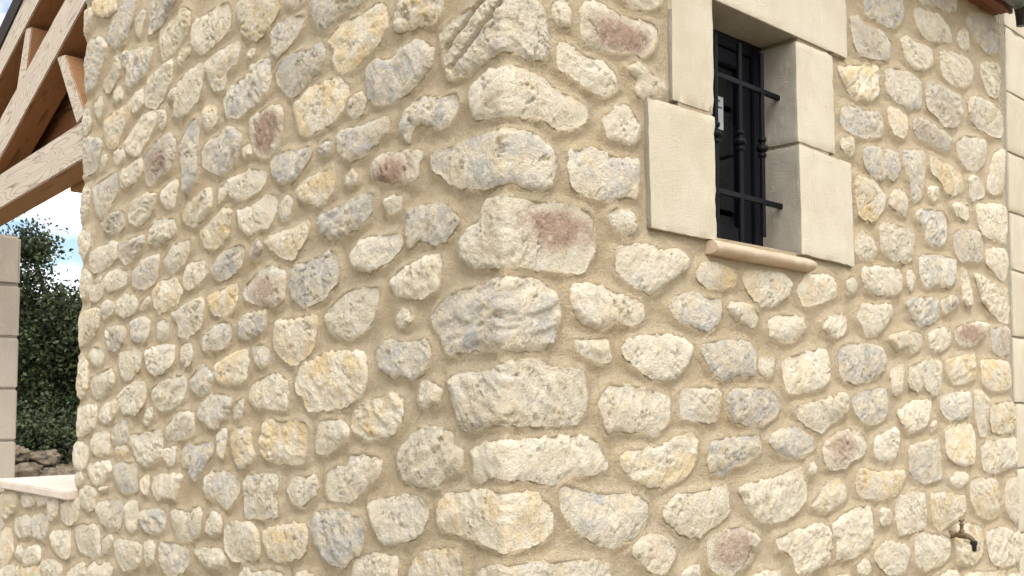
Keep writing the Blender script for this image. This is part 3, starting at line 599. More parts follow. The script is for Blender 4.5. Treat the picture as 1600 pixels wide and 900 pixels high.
w 1614 1019 1662 1041 1722 1043 1870 1004 1828 935 1778 927 1693 945 1625 985
w 1910 1034 1977 1045 2185 1014 2188 947 2108 926 1997 918 1912 954
y 2246 1051 2292 1053 2479 1028 2480 929 2405 893 2328 896 2238 912 2235 991
w 2526 995 2662 1009 2802 977 2866 971 2879 888 2829 853 2668 854 2568 882 2530 943
w 1495 994 1546 1005 1590 989 1583 948 1511 964
w 2092 884 2193 899 2251 880 2248 838 2104 850
y 2310 864 2500 857 2701 827 2698 775 2323 822
w 2736 813 2845 811 2877 752 2733 771
w 1361 969 1403 972 1456 960 1444 933 1360 944
'''

TINT = {'w': (.35, .25, 0, 1.0), 'g': (1.0, .25, 0, .92), 'y': (.22, 1.0, 0, 1.0), 'b': (.75, .0, 0, 1.04), 'p': (.75, .1, .38, .93),
        'r': (.5, .1, .75, .93), 'R': (.35, .1, 1.0, .95)}
def resample(P, step):
    n = len(P); out = []
    for i in range(n):
        p0, p1, p2, p3 = P[i - 1], P[i], P[(i + 1) % n], P[(i + 2) % n]
        k = max(2, int(np.linalg.norm(p2 - p1) / step + .5))
        t = (np.arange(k) / k)[:, None]
        c = .5 * ((2 * p1) + (p2 - p0) * t + (2 * p0 - 5 * p1 + 4 * p2 - p3) * t ** 2 + (3 * p1 - p0 - 3 * p2 + p3) * t ** 3)
        lin = p1 + (p2 - p1) * t
        out.append(.62 * c + .38 * lin)
    return np.concatenate(out)
def area2(P): x, y = P[:, 0], P[:, 1]; return .5 * (x @ np.roll(y, -1) - y @ np.roll(x, -1))
def seg_dist(X, P):
    A = P; ab = np.roll(P, -1, 0) - A; l2 = (ab ** 2).sum(1) + 1e-12
    t = np.clip(((X[:, None, :] - A) * ab).sum(-1) / l2, 0, 1)
    return np.sqrt(((X[:, None, :] - A - t[..., None] * ab) ** 2).sum(-1).min(1))
def inside(X, P):
    A = P; B = np.roll(P, -1, 0)
    c = ((A[:, 1] > X[:, 1:2]) != (B[:, 1] > X[:, 1:2])) & (X[:, 0:1] < (B[:, 0] - A[:, 0]) * (X[:, 1:2] - A[:, 1]) / (B[:, 1] - A[:, 1] + 1e-15) + A[:, 0])
    return (c.sum(1) % 2) == 1
def stone_arrays(P, seed, H, step=.0055, grooves=None, dents=None, simple=False):
    """rough rock: outline in (s, z), relief h; outer skirt, shoulder ring, then an even mesh of points over the face"""
    if area2(P) < 0: P = P[::-1]
    P = resample(P, step)
    off = np.array([seed * 7.31, seed * 3.77, seed * 1.9])
    c = P.mean(0); n = len(P)
    q3 = np.c_[P, np.zeros(n)]
    size = math.sqrt(abs(area2(P)))
    tg = np.roll(P, -1, 0) - np.roll(P, 1, 0); nr = np.c_[tg[:, 1], -tg[:, 0]]; nr /= np.linalg.norm(nr, axis=1)[:, None] + 1e-9
    jit = fbm(q3 * 48 + off, 3)[:, None] * min(.009, .10 * size) + perlin(q3 * 170 + off)[:, None] * .0018 + .0028
    P = P + nr * jit
    rs = np.random.default_rng(int(seed) + 11)
    shoulder = P - nr * step * .42
    lo, hi = P.min(0), P.max(0)
    gx = np.arange(lo[0], hi[0], step); gz = np.arange(lo[1], hi[1], step * .866)
    G = np.array([(x + (k % 2) * step * .5, z) for k, z in enumerate(gz) for x in gx])
    G = G + rs.normal(size=G.shape) * step * .10
    G = G[inside(G, P)]; dG = seg_dist(G, P) if len(G) else np.zeros(0)
    G = G[dG > step * .95]
    Q = np.concatenate([P, shoulder, G]); m = len(Q)
    d = np.concatenate([np.zeros(n), np.full(n, step * .42), seg_dist(G, P) if len(G) else np.zeros(0)])
    q = np.c_[Q, np.zeros(m)]
    tilt = np.clip(rs.normal(size=2), -1.6, 1.6) * .22 * H / (.5 * size)
    wdt = (.05 + .22 * rs.random() ** 1.5) * size + .0015
    ra, rb, rl = rs.uniform(.45, 1.25), rs.uniform(.6, 1.25), rs.uniform(0, 1) ** 2
    edge = rs.uniform(.24, .56) + .25 * fbm(q * 24 + off + 5, 2)
    t = 1 - np.exp(-d / wdt)
    w = np.clip(.30 + d / .012, 0, 1)
    h = H * (edge + (1 - edge) * t) + ((Q - c) @ tilt) * np.clip(d / .01, 0, 1)
    ang = rs.random() * 3.14; ca, sa = math.cos(ang), math.sin(ang)
    qr = np.c_[(Q[:, 0] * ca + Q[:, 1] * sa) * 1.0, (-Q[:, 0] * sa + Q[:, 1] * ca) * 2.1, np.zeros(m)]
    n1 = fbm(q * 19 + off, 3); n2 = fbm(q * 62 + off, 3); n3 = perlin(q * 120 + off); n4 = perlin(q * 230 + off)
    led = np.tanh(fbm(qr * 17 + off + 31, 3) * 11)
    cr = np.exp(-(fbm(qr * 11 + off + 9, 4) / .022) ** 2) * np.clip(perlin(q * 16 + off + 3) * 5, 0, 1)
    h = h + w * (H * (.30 * ra * n1 + (.05 + .17 * rl) * led - .85 * cr) + rb * (.0017 * n2 + .0018 * n3 + .0018 * n4))
    k = .30 * H; h = k + np.logaddexp(0, (h - k) / .0022) * .0022
    for (gx0, gz0, gx1, gz1, gw, gd) in (grooves or []):
        a = np.array([gx0, gz0]); b = np.array([gx1, gz1]); ab = b - a
        u = np.clip(((Q - a) @ ab) / (ab @ ab), 0, 1); dd = np.linalg.norm(Q - (a + u[:, None] * ab), axis=1)
        h = h - gd * np.exp(-(dd / gw) ** 2)
    ids = [list(range(n))]
    cdt = delaunay_2d_cdt([Vector((float(a), float(b))) for a, b in Q], [(i, (i + 1) % n) for i in range(n)], [], 1, 1e-7)
    assert len(cdt[0]) == m or True
    if len(cdt[0]) != m:
        Q2 = np.array([v[:] for v in cdt[0]]); idx = [o[0] if o else 0 for o in cdt[3]]; h = h[idx]; Q = Q2; m = len(Q)
    F = [tuple(f) for f in cdt[2]]
    V = np.c_[Q, h]
    d = d if len(d) == m else d[idx]
    skirt = np.c_[c + (P - c) * .95, np.full(n, -.014)]
    V = np.concatenate([V, skirt])
    F += [(i, m + i, m + (i + 1) % n, (i + 1) % n) for i in range(n)] if m == len(G) + 2 * n else []
    return V, F, np.concatenate([d, np.zeros(n)])

parsed = []
for ln in STONES.split('\n'):
    t = ln.split()
    if len(t) < 7: continue
    parsed.append((t[0], np.array(list(map(float, t[1:]))).reshape(-1, 2) / 1000.))

# filler stones beyond the picture's frame (never seen in it) so that the wall goes on
cm = np.array(cam.location); fw = np.array([math.cos(R_(HEAD)), math.sin(R_(HEAD)), 0]); rt = np.array([fw[1], -fw[0], 0])
boxes = [(p[:, 0].min(), p[:, 0].max(), p[:, 1].min(), p[:, 1].max()) for _, p in parsed]
boxes += [(.36, 1.6, 1.8, 2.9)]
rows = []
zz = .05
while zz < 3.02:
    ss = -3.05
    while ss < 2.8:
        w, h = .09 + .07 * random.random(), .075 + .03 * random.random()
        rows.append((ss + w / 2, zz + .05 + random.uniform(-.012, .012), w, h)); ss += w + .022
    zz += .118
seen_z = []
fill = []
for s, z, w, h in rows:
    if s < -L1 + .04 and z > SILLZ - .06: continue
    if abs(s) < .09: s0 = s
    if not (s < 0 and s > -3.06 or s > 0 and s < REND - .06): continue
    dep = 2.13 + abs(s) * .7
    # rough limits of what the photograph's frame shows of each face
    sl = 1.5 + (.855 + abs(s) * (.298 if s < 0 else .243)); lo = 1.5 - (.385 + abs(s) * .135)
    if lo - .015 < z < sl + .02: continue
    if any(a - .012 < s + w / 2 and b + .012 > s - w / 2 and c - .01 < z + h / 2 and d + .01 > z - h / 2 for a, b, c, d in boxes): continue
    k = random.randint(6, 8); a0 = random.random() * 6
    P = np.array([[s + w / 2 * (.8 + .25 * random.random()) * math.cos(a0 + i * 2 * math.pi / k), z + h / 2 * (.8 + .3 * random.random()) * math.sin(a0 + i * 2 * math.pi / k)] for i in range(k)])
    fill.append(P)

# ------------------------------------------------------------------ mortar face (one sheet round the corner) with the stones' collars
outl = []
stone_data = []
for i, (code, P) in enumerate(parsed):
    size = math.sqrt(abs(area2(P)))
    q = code[0] == 'Q'
    H = (.011 + .085 * size + random.uniform(0, .006)) if not q else .020 + random.uniform(0, .006)
    H = min(H * .74, .0155) if not q else H * .62
    gr = None
    stone_data.append((code, P, size, H))
def mortar():
    st = .0075
    s = np.arange(-L2 - .16, REND + 1e-6, st); z = np.concatenate([np.arange(-.1, .70, .03), np.arange(.70, 3.12, st)])
    S, Z = np.meshgrid(s, z); sh = S.shape
    p = np.stack([S.ravel(), Z.ravel(), np.zeros(S.size)], 1)
    h = .0045 * fbm(p * 9, 3) + .0035 * fbm(p * np.array([28, 40, 1]) + 50, 3) + .0012 * perlin(p * 95)
    h = h.reshape(sh)
    best = np.full(sh, 1.)
    for P in [resample(a[1], .012) for a in stone_data] + fill:
        m = .05
        i0, i1 = np.searchsorted(s, [P[:, 0].min() - m, P[:, 0].max() + m]); j0, j1 = np.searchsorted(z, [P[:, 1].min() - m, P[:, 1].max() + m])
        if i1 <= i0 or j1 <= j0: continue
        X, Y = S[j0:j1, i0:i1], Z[j0:j1, i0:i1]
        A = P; B = np.roll(P, -1, 0)
        ab = B - A; L2_ = (ab ** 2).sum(1)
        t = np.clip(((X[..., None] - A[:, 0]) * ab[:, 0] + (Y[..., None] - A[:, 1]) * ab[:, 1]) / L2_, 0, 1)
        d = np.sqrt(((X[..., None] - A[:, 0] - t * ab[:, 0]) ** 2 + (Y[..., None] - A[:, 1] - t * ab[:, 1]) ** 2).min(-1))
        cross = ((A[:, 1] > Y[..., None]) != (B[:, 1] > Y[..., None])) & (X[..., None] < (B[:, 0] - A[:, 0]) * (Y[..., None] - A[:, 1]) / (B[:, 1] - A[:, 1] + 1e-12) + A[:, 0])
        inside = (cross.sum(-1) % 2) == 1
        sd_ = np.where(inside, -d, d)
        best[j0:j1, i0:i1] = np.minimum(best[j0:j1, i0:i1], sd_)
    col = .0080 * np.exp(-(np.maximum(best, 0) / .014) ** 2) * (1 + .9 * fbm(p * 17 + 9, 2).reshape(sh))
    h = h + col - .003 * np.clip((best - .015) / .03, 0, 1)
    h = np.where(best < 0, np.maximum(h + best * 1.25, -.012), h)
    keep = np.ones((sh[0] - 1, sh[1] - 1), bool)
    sm = .5 * (S[1:, 1:] + S[:-1, :-1]); zm = .5 * (Z[1:, 1:] + Z[:-1, :-1])
    keep &= ~((sm < -L1 - .55) & (zm > SILLZ))
    # the row of cells that crosses the sill line beyond the jamb
    cross = (Z[:-1, :-1] <= SILLZ) & (Z[1:, :-1] > SILLZ) & (sm < -L1 + RJ)
    keep &= ~cross
    keep &= ~((sm > .62) & (sm < 1.36) & (zm > 1.93) & (zm < 2.80))
    V = wrap(S.ravel(), Z.ravel(), h.ravel())
    nx = sh[1]
    jj, ii = np.nonzero(keep)
    F = np.stack([jj * nx + ii, jj * nx + ii + 1, (jj + 1) * nx + ii + 1, (jj + 1) * nx + ii], 1)
    used = np.unique(F); remap = np.full(len(V), -1); remap[used] = np.arange(len(used))
    V = V[used]; F = remap[F]
    me = bpy.data.meshes.new('mortar_wall')
    me.vertices.add(len(V)); me.vertices.foreach_set('co', V.astype(np.float32).ravel())
    me.loops.add(F.size); me.loops.foreach_set('vertex_index', F.astype(np.int32).ravel())
    me.polygons.add(len(F)); me.polygons.foreach_set('loop_start', np.arange(0, F.size, 4, dtype=np.int32))
    me.polygons.foreach_set('use_smooth', np.ones(len(F), bool))
    me.update(calc_edges=True); me.validate()
    return me
wall = link('mortar_wall', mortar(), MM, house)
# solid core behind the facing, so that no light leaks through
def add_box(bm, x0, x1, y0, y1, z0, z1):
    vs = [bm.verts.new(p) for p in ((x0, y0, z0), (x1, y0, z0), (x1, y1, z0), (x0, y1, z0), (x0, y0, z1), (x1, y0, z1), (x1, y1, z1), (x0, y1, z1))]
    for f in ((0, 3, 2, 1), (4, 5, 6, 7), (0, 1, 5, 4), (1, 2, 6, 5), (2, 3, 7, 6), (3, 0, 4, 7)): bm.faces.new([vs[i] for i in f])
    return vs
bm = bmesh.new()
add_box(bm, .05, .40, .30, L1 - .05, -.1, 3.1); add_box(bm, .03, .38, L1 - .05, L2 - .03, -.1, SILLZ - .02)
add_box(bm, .40, .62, .05, .30, -.1, 3.1); add_box(bm, .05, .40, .05, .30, -.1, 3.1)
add_box(bm, .62, 1.36, .05, .30, -.1, 1.90); add_box(bm, .62, 1.36, .05, .30, 2.62, 3.1); add_box(bm, 1.36, REND, .05, .30, -.1, 3.1)
link('wall_core', bm_mesh('wall_core', bm), M_cement, house)

seed = 1
QG = [(-.214, 2.275, -.060, 2.378, .0062, .025), (-.165, 2.243, -.012, 2.347, .0055, .025)]
first_q = True
for i, (code, P, size, H) in enumerate(stone_data):
    seed += 1
    q = code[0] == 'Q'
    gr = None
    if q and first_q:
        first_q = False
        x0, z0 = P[:, 0].min(), P[:, 1].min()
        gr = QG
    V, F, D = stone_arrays(P, seed, H, .0036 if gr else (.0052 if size > .06 else .0044), grooves=gr)
    W3 = wrap(V[:, 0], V[:, 1], V[:, 2])
    o3 = W3.mean(0)
    me = from_np('stone', W3 - o3, F)
    at = me.attributes.new('rim', 'FLOAT', 'POINT'); at.data.foreach_set('value', D.astype(np.float32))
    lo, hi = P.min(0), P.max(0); sc_ = np.array([.155, 1.878]) if code == 'QR' else .5 * (lo + hi) + (hi - lo) * np.array([random.uniform(-.1, .1), random.uniform(-.08, .08)])
    sr = np.array([.150, .056]) if code == 'QR' else .5 * (hi - lo)
    at = me.attributes.new('stain', 'FLOAT', 'POINT'); at.data.foreach_set('value', np.linalg.norm((V[:, :2] - sc_) / sr, axis=1).astype(np.float32))
    nm = 'quoin_stone' if q else ('pinning_stone' if size < .047 else 'stone')
    o = link(nm, me, MS, wall, o3)
    tn = TINT[code[-1]]; k = random.uniform
    o.color = (min(1, tn[0] * k(.75, 1.15)), min(1, tn[1] * k(.6, 1.2)), tn[2], tn[3] * k(.90, 1.05))
VV, FF, n0, DD = [], [], 0, []
for P in fill:
    seed += 1
    V, F, D = stone_arrays(P, seed, .016, .021); DD.append(D)
    VV.append(wrap(V[:, 0], V[:, 1], V[:, 2])); FF += [tuple(a + n0 for a in f) for f in F]; n0 += len(V)
me = from_np('rubble_facing', np.concatenate(VV), FF); at = me.attributes.new('rim', 'FLOAT', 'POINT'); at.data.foreach_set('value', np.concatenate(DD).astype(np.float32))
o = link('rubble_facing', me, MS, house); o['kind'] = 'stuff'; o.color = (.5, .4, 0, 1)

# ------------------------------------------------------------------ cut blocks round the window and at the right end
def block(name, quad, front, back, mat, parent, cuts=14, rough=.0016, seed=0, bev=.0022, reveal=True):
    """quad: four (u, z) corners on the right face, counter-clockwise from lower left; front = how proud, back = how deep"""
    bm = bmesh.new()
    vs = [bm.verts.new((u, -front, z)) for u, z in quad] + [bm.verts.new((u, back, z)) for u, z in quad]
    for f in ((0, 1, 2, 3), (5, 4, 7, 6), (1, 0, 4, 5), (2, 1, 5, 6), (3, 2, 6, 7), (0, 3, 7, 4)): bm.faces.new([vs[i] for i in f])
    bmesh.ops.recalc_face_normals(bm, faces=bm.faces)
    bmesh.ops.bevel(bm, geom=list(bm.edges), offset=bev, segments=2, profile=.5, affect='EDGES')
    bmesh.ops.subdivide_edges(bm, edges=[e for e in bm.edges if e.calc_length() > .05], cuts=cuts, use_grid_fill=True)
    me = bm_mesh(name, bm, True)
    co = np.empty(len(me.vertices) * 3); me.vertices.foreach_get('co', co); co = co.reshape(-1, 3)
    nn = np.empty(len(me.vertices) * 3); me.vertices.foreach_get('normal', nn); nn = nn.reshape(-1, 3)
    d = rough * (fbm(co * 45 + seed * 5, 3) * 1.3 + perlin(co * 13 + seed) * .8)
    # chipped arrises
    ex = np.minimum(np.abs(co[:, 1] + front), 1)
    qa = np.array(quad); cu, cz = qa.mean(0)
    el = np.minimum(np.minimum(np.abs(co[:, 0] - qa[:, 0].min()), np.abs(co[:, 0] - qa[:, 0].max())), np.minimum(np.abs(co[:, 2] - qa[:, 1].min()), np.abs(co[:, 2] - qa[:, 1].max())))
    near = (ex < .008) & (el < .012)
    d = d - near * np.clip(fbm(co * 38 + 70 + seed, 3) * 2 - .1, 0, 1) * .0065
    co = co + nn * d[:, None]
    me.vertices.foreach_set('co', co.ravel()); me.update()
    try: me.set_sharp_from_angle(angle=R_(50))
    except Exception: pass
    o = link(name, me, mat, parent)
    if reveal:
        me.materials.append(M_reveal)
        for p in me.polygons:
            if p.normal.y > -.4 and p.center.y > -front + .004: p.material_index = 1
    return o
g = .005
U0, U1, Z0, Z1 = .754, 1.184, 1.918, 2.565
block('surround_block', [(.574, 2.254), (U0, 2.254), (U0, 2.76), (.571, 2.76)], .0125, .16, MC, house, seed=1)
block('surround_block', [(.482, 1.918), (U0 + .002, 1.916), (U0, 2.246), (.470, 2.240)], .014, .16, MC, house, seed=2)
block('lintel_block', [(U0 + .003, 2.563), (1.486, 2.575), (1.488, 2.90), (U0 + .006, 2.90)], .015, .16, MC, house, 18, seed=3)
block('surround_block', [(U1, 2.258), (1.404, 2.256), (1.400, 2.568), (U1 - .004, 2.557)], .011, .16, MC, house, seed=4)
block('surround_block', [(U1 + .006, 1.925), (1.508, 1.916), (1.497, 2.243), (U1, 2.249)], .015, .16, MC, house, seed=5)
bm = bmesh.new()
add_box(bm, .60, U0 - .008, -.009, .14, 2.0, 2.62); link('surround_bed', bm_mesh('surround_bed', bm), MM, house)
bm = bmesh.new(); add_box(bm, U1 + .010, 1.37, -.008, .14, 2.0, 2.66); link('surround_bed', bm_mesh('surround_bed', bm), MM, house)
# half-round sill nose, slightly worn
bm = bmesh.new(); n = 40; prof = []
for k in range(17):
    a = -math.pi / 2 + math.pi * k / 16; prof.append((-.012 - .030 * math.cos(a), .0195 * math.sin(a)))
prof = [(.12, -.0195)] + prof + [(.12, .0195)]
ring0 = None
for i in range(n + 1):
    u = .725 + (1.232 - .725) * i / n; w = min(i, n - i); kk = 1 if w > 1 else (.96 if w == 1 else .9)
    ring = [bm.verts.new((u, p[0] * (kk if p[0] < 0 else 1), 1.897 - .003 * i / n + p[1] * kk)) for p in prof]
    if ring0:
        for j in range(len(prof)): bm.faces.new((ring0[j], ring[j], ring[(j + 1) % len(prof)], ring0[(j + 1) % len(prof)]))
    else: bm.faces.new(ring[::-1])
    ring0 = ring
bm.faces.new(ring0)
me = bm_mesh('window_sill', bm, True)
co = np.empty(len(me.vertices) * 3); me.vertices.foreach_get('co', co); co = co.reshape(-1, 3)
co += .0022 * fbm(co * 32, 3)[:, None] * np.array([0, 1, 1]); me.vertices.foreach_set('co', co.ravel())
me.set_sharp_from_angle(angle=R_(40))
link('window_sill', me, M_sill, house)

zj = [.42, .70, .963, 1.222, 1.487, 1.757, 2.03, 2.27, 2.52, 2.775, 3.05, 3.36]
PIL0 = REND + .032
zj = [0.0, .165] + zj[0:]
for k in range(len(zj) - 1):
    block('chain_block', [(PIL0 + .004 * ((k * 7) % 3), zj[k] + .004), (PIL0 + .52, zj[k] + .004), (PIL0 + .52, zj[k + 1] - .004), (PIL0 + .004 * ((k * 7) % 3), zj[k + 1] - .004)], .004, .12, MC, house, 8, seed=20 + k, reveal=False)
bm = bmesh.new(); add_box(bm, REND - .02, PIL0 + .50, .003, .11, -.1, 3.36)
link('cement_joint', bm_mesh('cement_joint', bm), M_cement, house)

# ------------------------------------------------------------------ window
WD = .115
win = link('window', None, None, house, (0, 0, 0))
def boxes_obj(name, bs, mat, parent, bev=.003):
    bm = bmesh.new()
    for b in bs: add_box(bm, *b)
    if bev: bmesh.ops.bevel(bm, geom=list(bm.edges), offset=bev, segments=2, affect='EDGES')
    return link(name, bm_mesh(name, bm), mat, parent)
a, b, c, d = U0 - .01, U1 + .01, Z0 - .01, Z1 + .02
boxes_obj('frame', [(a, a + .05, WD, WD + .05, c, d), (b - .05, b, WD, WD + .05, c, d), (a + .05, b - .05, WD, WD + .05, d - .055, d), (a + .05, b - .05, WD, WD + .05, c, c + .05)], M_frame, win)
p, q = a + .052, b - .052
z0, z1 = c + .052, d - .057
boxes_obj('sash', [(p, p + .045, WD + .008, WD + .045, z0, z1), (q - .048, q, WD + .008, WD + .045, z0, z1), (p + .045, q - .048, WD + .008, WD + .045, z1 - .045, z1), (p + .045, q - .048, WD + .008, WD + .045, z0, z0 + .045)], M_frame, win)
boxes_obj('pane', [(p + .043, q - .046, WD + .024, WD + .030, z0 + .043, z1 - .043)], M_glass, win, 0)
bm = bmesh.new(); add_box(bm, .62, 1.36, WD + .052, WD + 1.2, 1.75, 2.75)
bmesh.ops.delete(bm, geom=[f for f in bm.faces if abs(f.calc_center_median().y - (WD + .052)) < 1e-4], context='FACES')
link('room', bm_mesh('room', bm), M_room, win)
# paper label stuck on the glass, with its printed lines
bm = bmesh.new(); add_box(bm, .950, 1.018, WD + .0215, WD + .0235, 2.288, 2.385)
link('paper_label', bm_mesh('paper_label', bm), M_paper, win)
for (u0, u1, z0, z1) in ((.955, 1.000, 2.368, 2.374), (.955, 1.012, 2.350, 2.355), (.955, .985, 2.300, 2.325)):
    boxes_obj('print', [(u0, u1, WD + .0205, WD + .0213, z0, z1)], M_ink, win, 0)

# wrought iron grille
gri = link('window_grille', None, None, house, (0, 0, 0))
GD = .052
def lathe(name, prof, mat, parent, loc, seg=16, axis='Z'):
    V, F = [], []
    for (r, t) in prof:
        for k in range(seg):
            an = 2 * math.pi * k / seg
            p = (r * math.cos(an), r * math.sin(an), t)
            if axis == 'Y': p = (p[0], p[2], p[1])
            if axis == 'X': p = (p[2], p[0], p[1])
            V.append(p)
    for i in range(len(prof) - 1):
        for k in range(seg):
            j = (k + 1) % seg; F.append((i * seg + k, i * seg + j, (i + 1) * seg + j, (i + 1) * seg + k))
    F.append(tuple(range(seg))[::-1]); F.append(tuple((len(prof) - 1) * seg + k for k in range(seg)))
    bm = bmesh.new(); bv = [bm.verts.new(v) for v in V]
    for f in F: bm.faces.new([bv[i] for i in f])
    me = bm_mesh(name, bm, True); me.set_sharp_from_angle(angle=R_(45))
    return link(name, me, mat, parent, loc)
for u, z0 in ((.854, 1.935), (.974, 1.945), (1.090, 1.972)):
    lathe('bar', [(.0075, 0), (.0075, 2.515 - z0)], M_iron, gri, (u, GD, z0), 12)
    prof = []
    for (zc, rr, hh) in ((-.034, .0125, .007), (-.014, .0175, .010), (.012, .0125, .007)):
        for k in range(7):
            an = -math.pi / 2 + math.pi * k / 6; prof.append((.0079 + (rr - .0079) * math.cos(an), zc + hh * math.sin(an)))
    lathe('knop', prof, M_iron, gri, (u, GD, 2.245), 16)
for z in (2.40, 2.074):
    bm = bmesh.new(); add_box(bm, U0 - .02, U1 + .015, GD - .006, GD + .006, z - .0075, z + .0075)
    bmesh.ops.bevel(bm, geom=list(bm.edges), offset=.0015, segments=1, affect='EDGES')
    link('crossbar', bm_mesh('crossbar', bm), M_iron, gri)

# ------------------------------------------------------------------ eave over the right face
eave = link('eave', None, None, house, (0, 0, 0))
UE = 2.742
for k in range(2):
    boxes_obj('soffit_board', [(-.1, UE, -.062 + k * .034, -.062 + k * .034 + .032, 3.052 + .002 * k, 3.075)], M_soffit, eave, .002)
boxes_obj('fascia', [(-.1, UE + .004, -.080, -.064, 3.045, 3.17)], M_soffit, eave, .002)
bm = bmesh.new(); vs = [bm.verts.new(p) for p in ((-.12, -.14, 3.16), (UE + .05, -.14, 3.16), (UE + .05, .9, 3.55), (-.12, .9, 3.55), (-.12, -.14, 3.20), (UE + .05, -.14, 3.20), (UE + .05, .9, 3.59), (-.12, .9, 3.59))]
for f in ((0, 3, 2, 1), (4, 5, 6, 7), (0, 1, 5, 4), (1, 2, 6, 5), (2, 3, 7, 6), (3, 0, 4, 7)): bm.faces.new([vs[i] for i in f])
link('roof_slab', bm_mesh('roof_slab', bm), M_roof, eave)
def tube(name, pts, rad, mat, parent, seg=14):
    bm = bmesh.new(); prev = None
    pts = [Vector(p) for p in pts]
    if not hasattr(rad, '__len__'): rad = [rad] * len(pts)
    for i, p in enumerate(pts):
        t = (pts[min(i + 1, len(pts) - 1)] - pts[max(i - 1, 0)]).normalized()
        a = t.orthogonal().normalized() if i == 0 else (pa - t * pa.dot(t)).normalized(); pa = a
        b = t.cross(a)
        ring = [bm.verts.new(p + (a * math.cos(2 * math.pi * k / seg) + b * math.sin(2 * math.pi * k / seg)) * rad[i]) for k in range(seg)]
        if prev:
            for k in range(seg): bm.faces.new((prev[k], prev[(k + 1) % seg], ring[(k + 1) % seg], ring[k]))
        else: bm.faces.new(ring[::-1])
        prev = ring
    bm.faces.new(prev)
    me = bm_mesh(name, bm, True); me.set_sharp_from_angle(angle=R_(50))
    return link(name, me, mat, parent)
tube('gutter', [(-.1, -.118, 3.105), (2.70, -.118, 3.075)], .034, M_zinc, eave, 20)
tube('gutter_collar', [(2.668, -.118, 3.0755), (2.684, -.118, 3.0753)], .037, M_zinc, eave, 20)
tube('gutter_end', [(2.70, -.118, 3.075), (2.735, -.116, 3.062), (2.755, -.114, 3.03), (2.76, -.113, 2.99)], [.029, .029, .028, .026], M_black, eave, 16)

# ------------------------------------------------------------------ porch: coping stone, timber frame, pier
bm = bmesh.new()
vs = [bm.verts.new(p) for p in ((-.035, L1 - .03, SILLZ), (.42, L1 - .03, SILLZ), (.42, L2 + .04, SILLZ), (-.035, L2 + .04, SILLZ), (-.035, L1 - .03, SILLZ + .032), (.42, L1 - .03, SILLZ + .034), (.42, L2 + .04, SILLZ + .034), (-.035, L2 + .04, SILLZ + .032))]
for f in ((0, 3, 2, 1), (4, 5, 6, 7), (0, 1, 5, 4), (1, 2, 6, 5), (2, 3, 7, 6), (3, 0, 4, 7)): bm.faces.new([vs[i] for i in f])
bmesh.ops.bevel(bm, geom=list(bm.edges), offset=.005, segments=2, affect='EDGES')
link('coping_slab', bm_mesh('coping_slab', bm), M_cop, house)


porch = tag(link('porch_frame', None, None, None, (.1, 3.0, 2.4)), 'pine porch truss with sloping rafters and grooved tie beam left of the stone wall', 'roof truss')
def member(name, poly, x0, x1, mat, parent, side=None):
    """poly: (y, z) corners of a timber in the truss plane, first edge along it; sawn through from x0 to x1; local Y runs along the grain"""
    bm = bmesh.new(); org = Vector((.1, 3.0, 2.4))
    ang = math.atan2(poly[1][1] - poly[0][1], poly[1][0] - poly[0][0])
    ce = Vector((x0, sum(p[0] for p in poly) / len(poly), sum(p[1] for p in poly) / len(poly)))
    rot = Matrix.Rotation(ang, 4, 'X'); inv = rot.inverted()
    A = [bm.verts.new(inv @ (Vector((x0, y, z)) - ce)) for y, z in poly]; B = [bm.verts.new(inv @ (Vector((x1, y, z)) - ce)) for y, z in poly]
    bm.faces.new(A); bm.faces.new(B[::-1])
    for i in range(len(poly)): bm.faces.new((A[i], B[i], B[(i + 1) % len(poly)], A[(i + 1) % len(poly)]))
    bmesh.ops.recalc_face_normals(bm, faces=bm.faces)
    bmesh.ops.bevel(bm, geom=list(bm.edges), offset=.004, segments=2, affect='EDGES')
    o = link(name, bm_mesh(name, bm), mat, parent, ce - org); o.rotation_euler = (ang, 0, 0)
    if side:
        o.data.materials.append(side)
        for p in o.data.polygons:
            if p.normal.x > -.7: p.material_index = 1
    return o
def along(p, q, k): return (p[0] + (q[0] - p[0]) * k, p[1] + (q[1] - p[1]) * k)
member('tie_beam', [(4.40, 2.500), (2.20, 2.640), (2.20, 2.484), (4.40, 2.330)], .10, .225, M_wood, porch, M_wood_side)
a, b, c, d = (3.539, 2.829), (2.777, 3.178), (2.544, 3.111), (3.480, 2.657)
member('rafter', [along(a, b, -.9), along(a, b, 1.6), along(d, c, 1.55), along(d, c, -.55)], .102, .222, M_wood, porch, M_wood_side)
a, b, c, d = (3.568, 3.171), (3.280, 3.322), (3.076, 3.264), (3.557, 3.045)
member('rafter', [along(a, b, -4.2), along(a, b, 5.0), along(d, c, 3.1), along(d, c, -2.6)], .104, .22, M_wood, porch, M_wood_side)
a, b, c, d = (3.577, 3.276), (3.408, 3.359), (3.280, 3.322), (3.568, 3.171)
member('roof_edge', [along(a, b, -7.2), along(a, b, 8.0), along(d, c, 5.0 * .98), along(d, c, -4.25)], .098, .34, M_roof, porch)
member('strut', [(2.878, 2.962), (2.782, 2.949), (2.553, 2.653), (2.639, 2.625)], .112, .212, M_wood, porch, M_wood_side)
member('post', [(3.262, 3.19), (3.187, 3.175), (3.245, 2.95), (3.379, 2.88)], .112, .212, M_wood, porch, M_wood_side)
member('wall_plate', [(3.00, 2.475), (2.20, 2.50), (2.20, 2.425), (3.00, 2.415)], .228, .30, M_wood_side, porch)
for k in range(8):
    z0 = 2.55 + k * .135
    y1 = 4.6 - max(0, (z0 - 2.62)) * 2.05; y0 = 2.12
    member('plank', [(y1, z0), (y0, z0), (y0, z0 + .130), (y1 - .2, z0 + .130)], .262 + .004 * (k % 2), .285, M_wood2, porch)

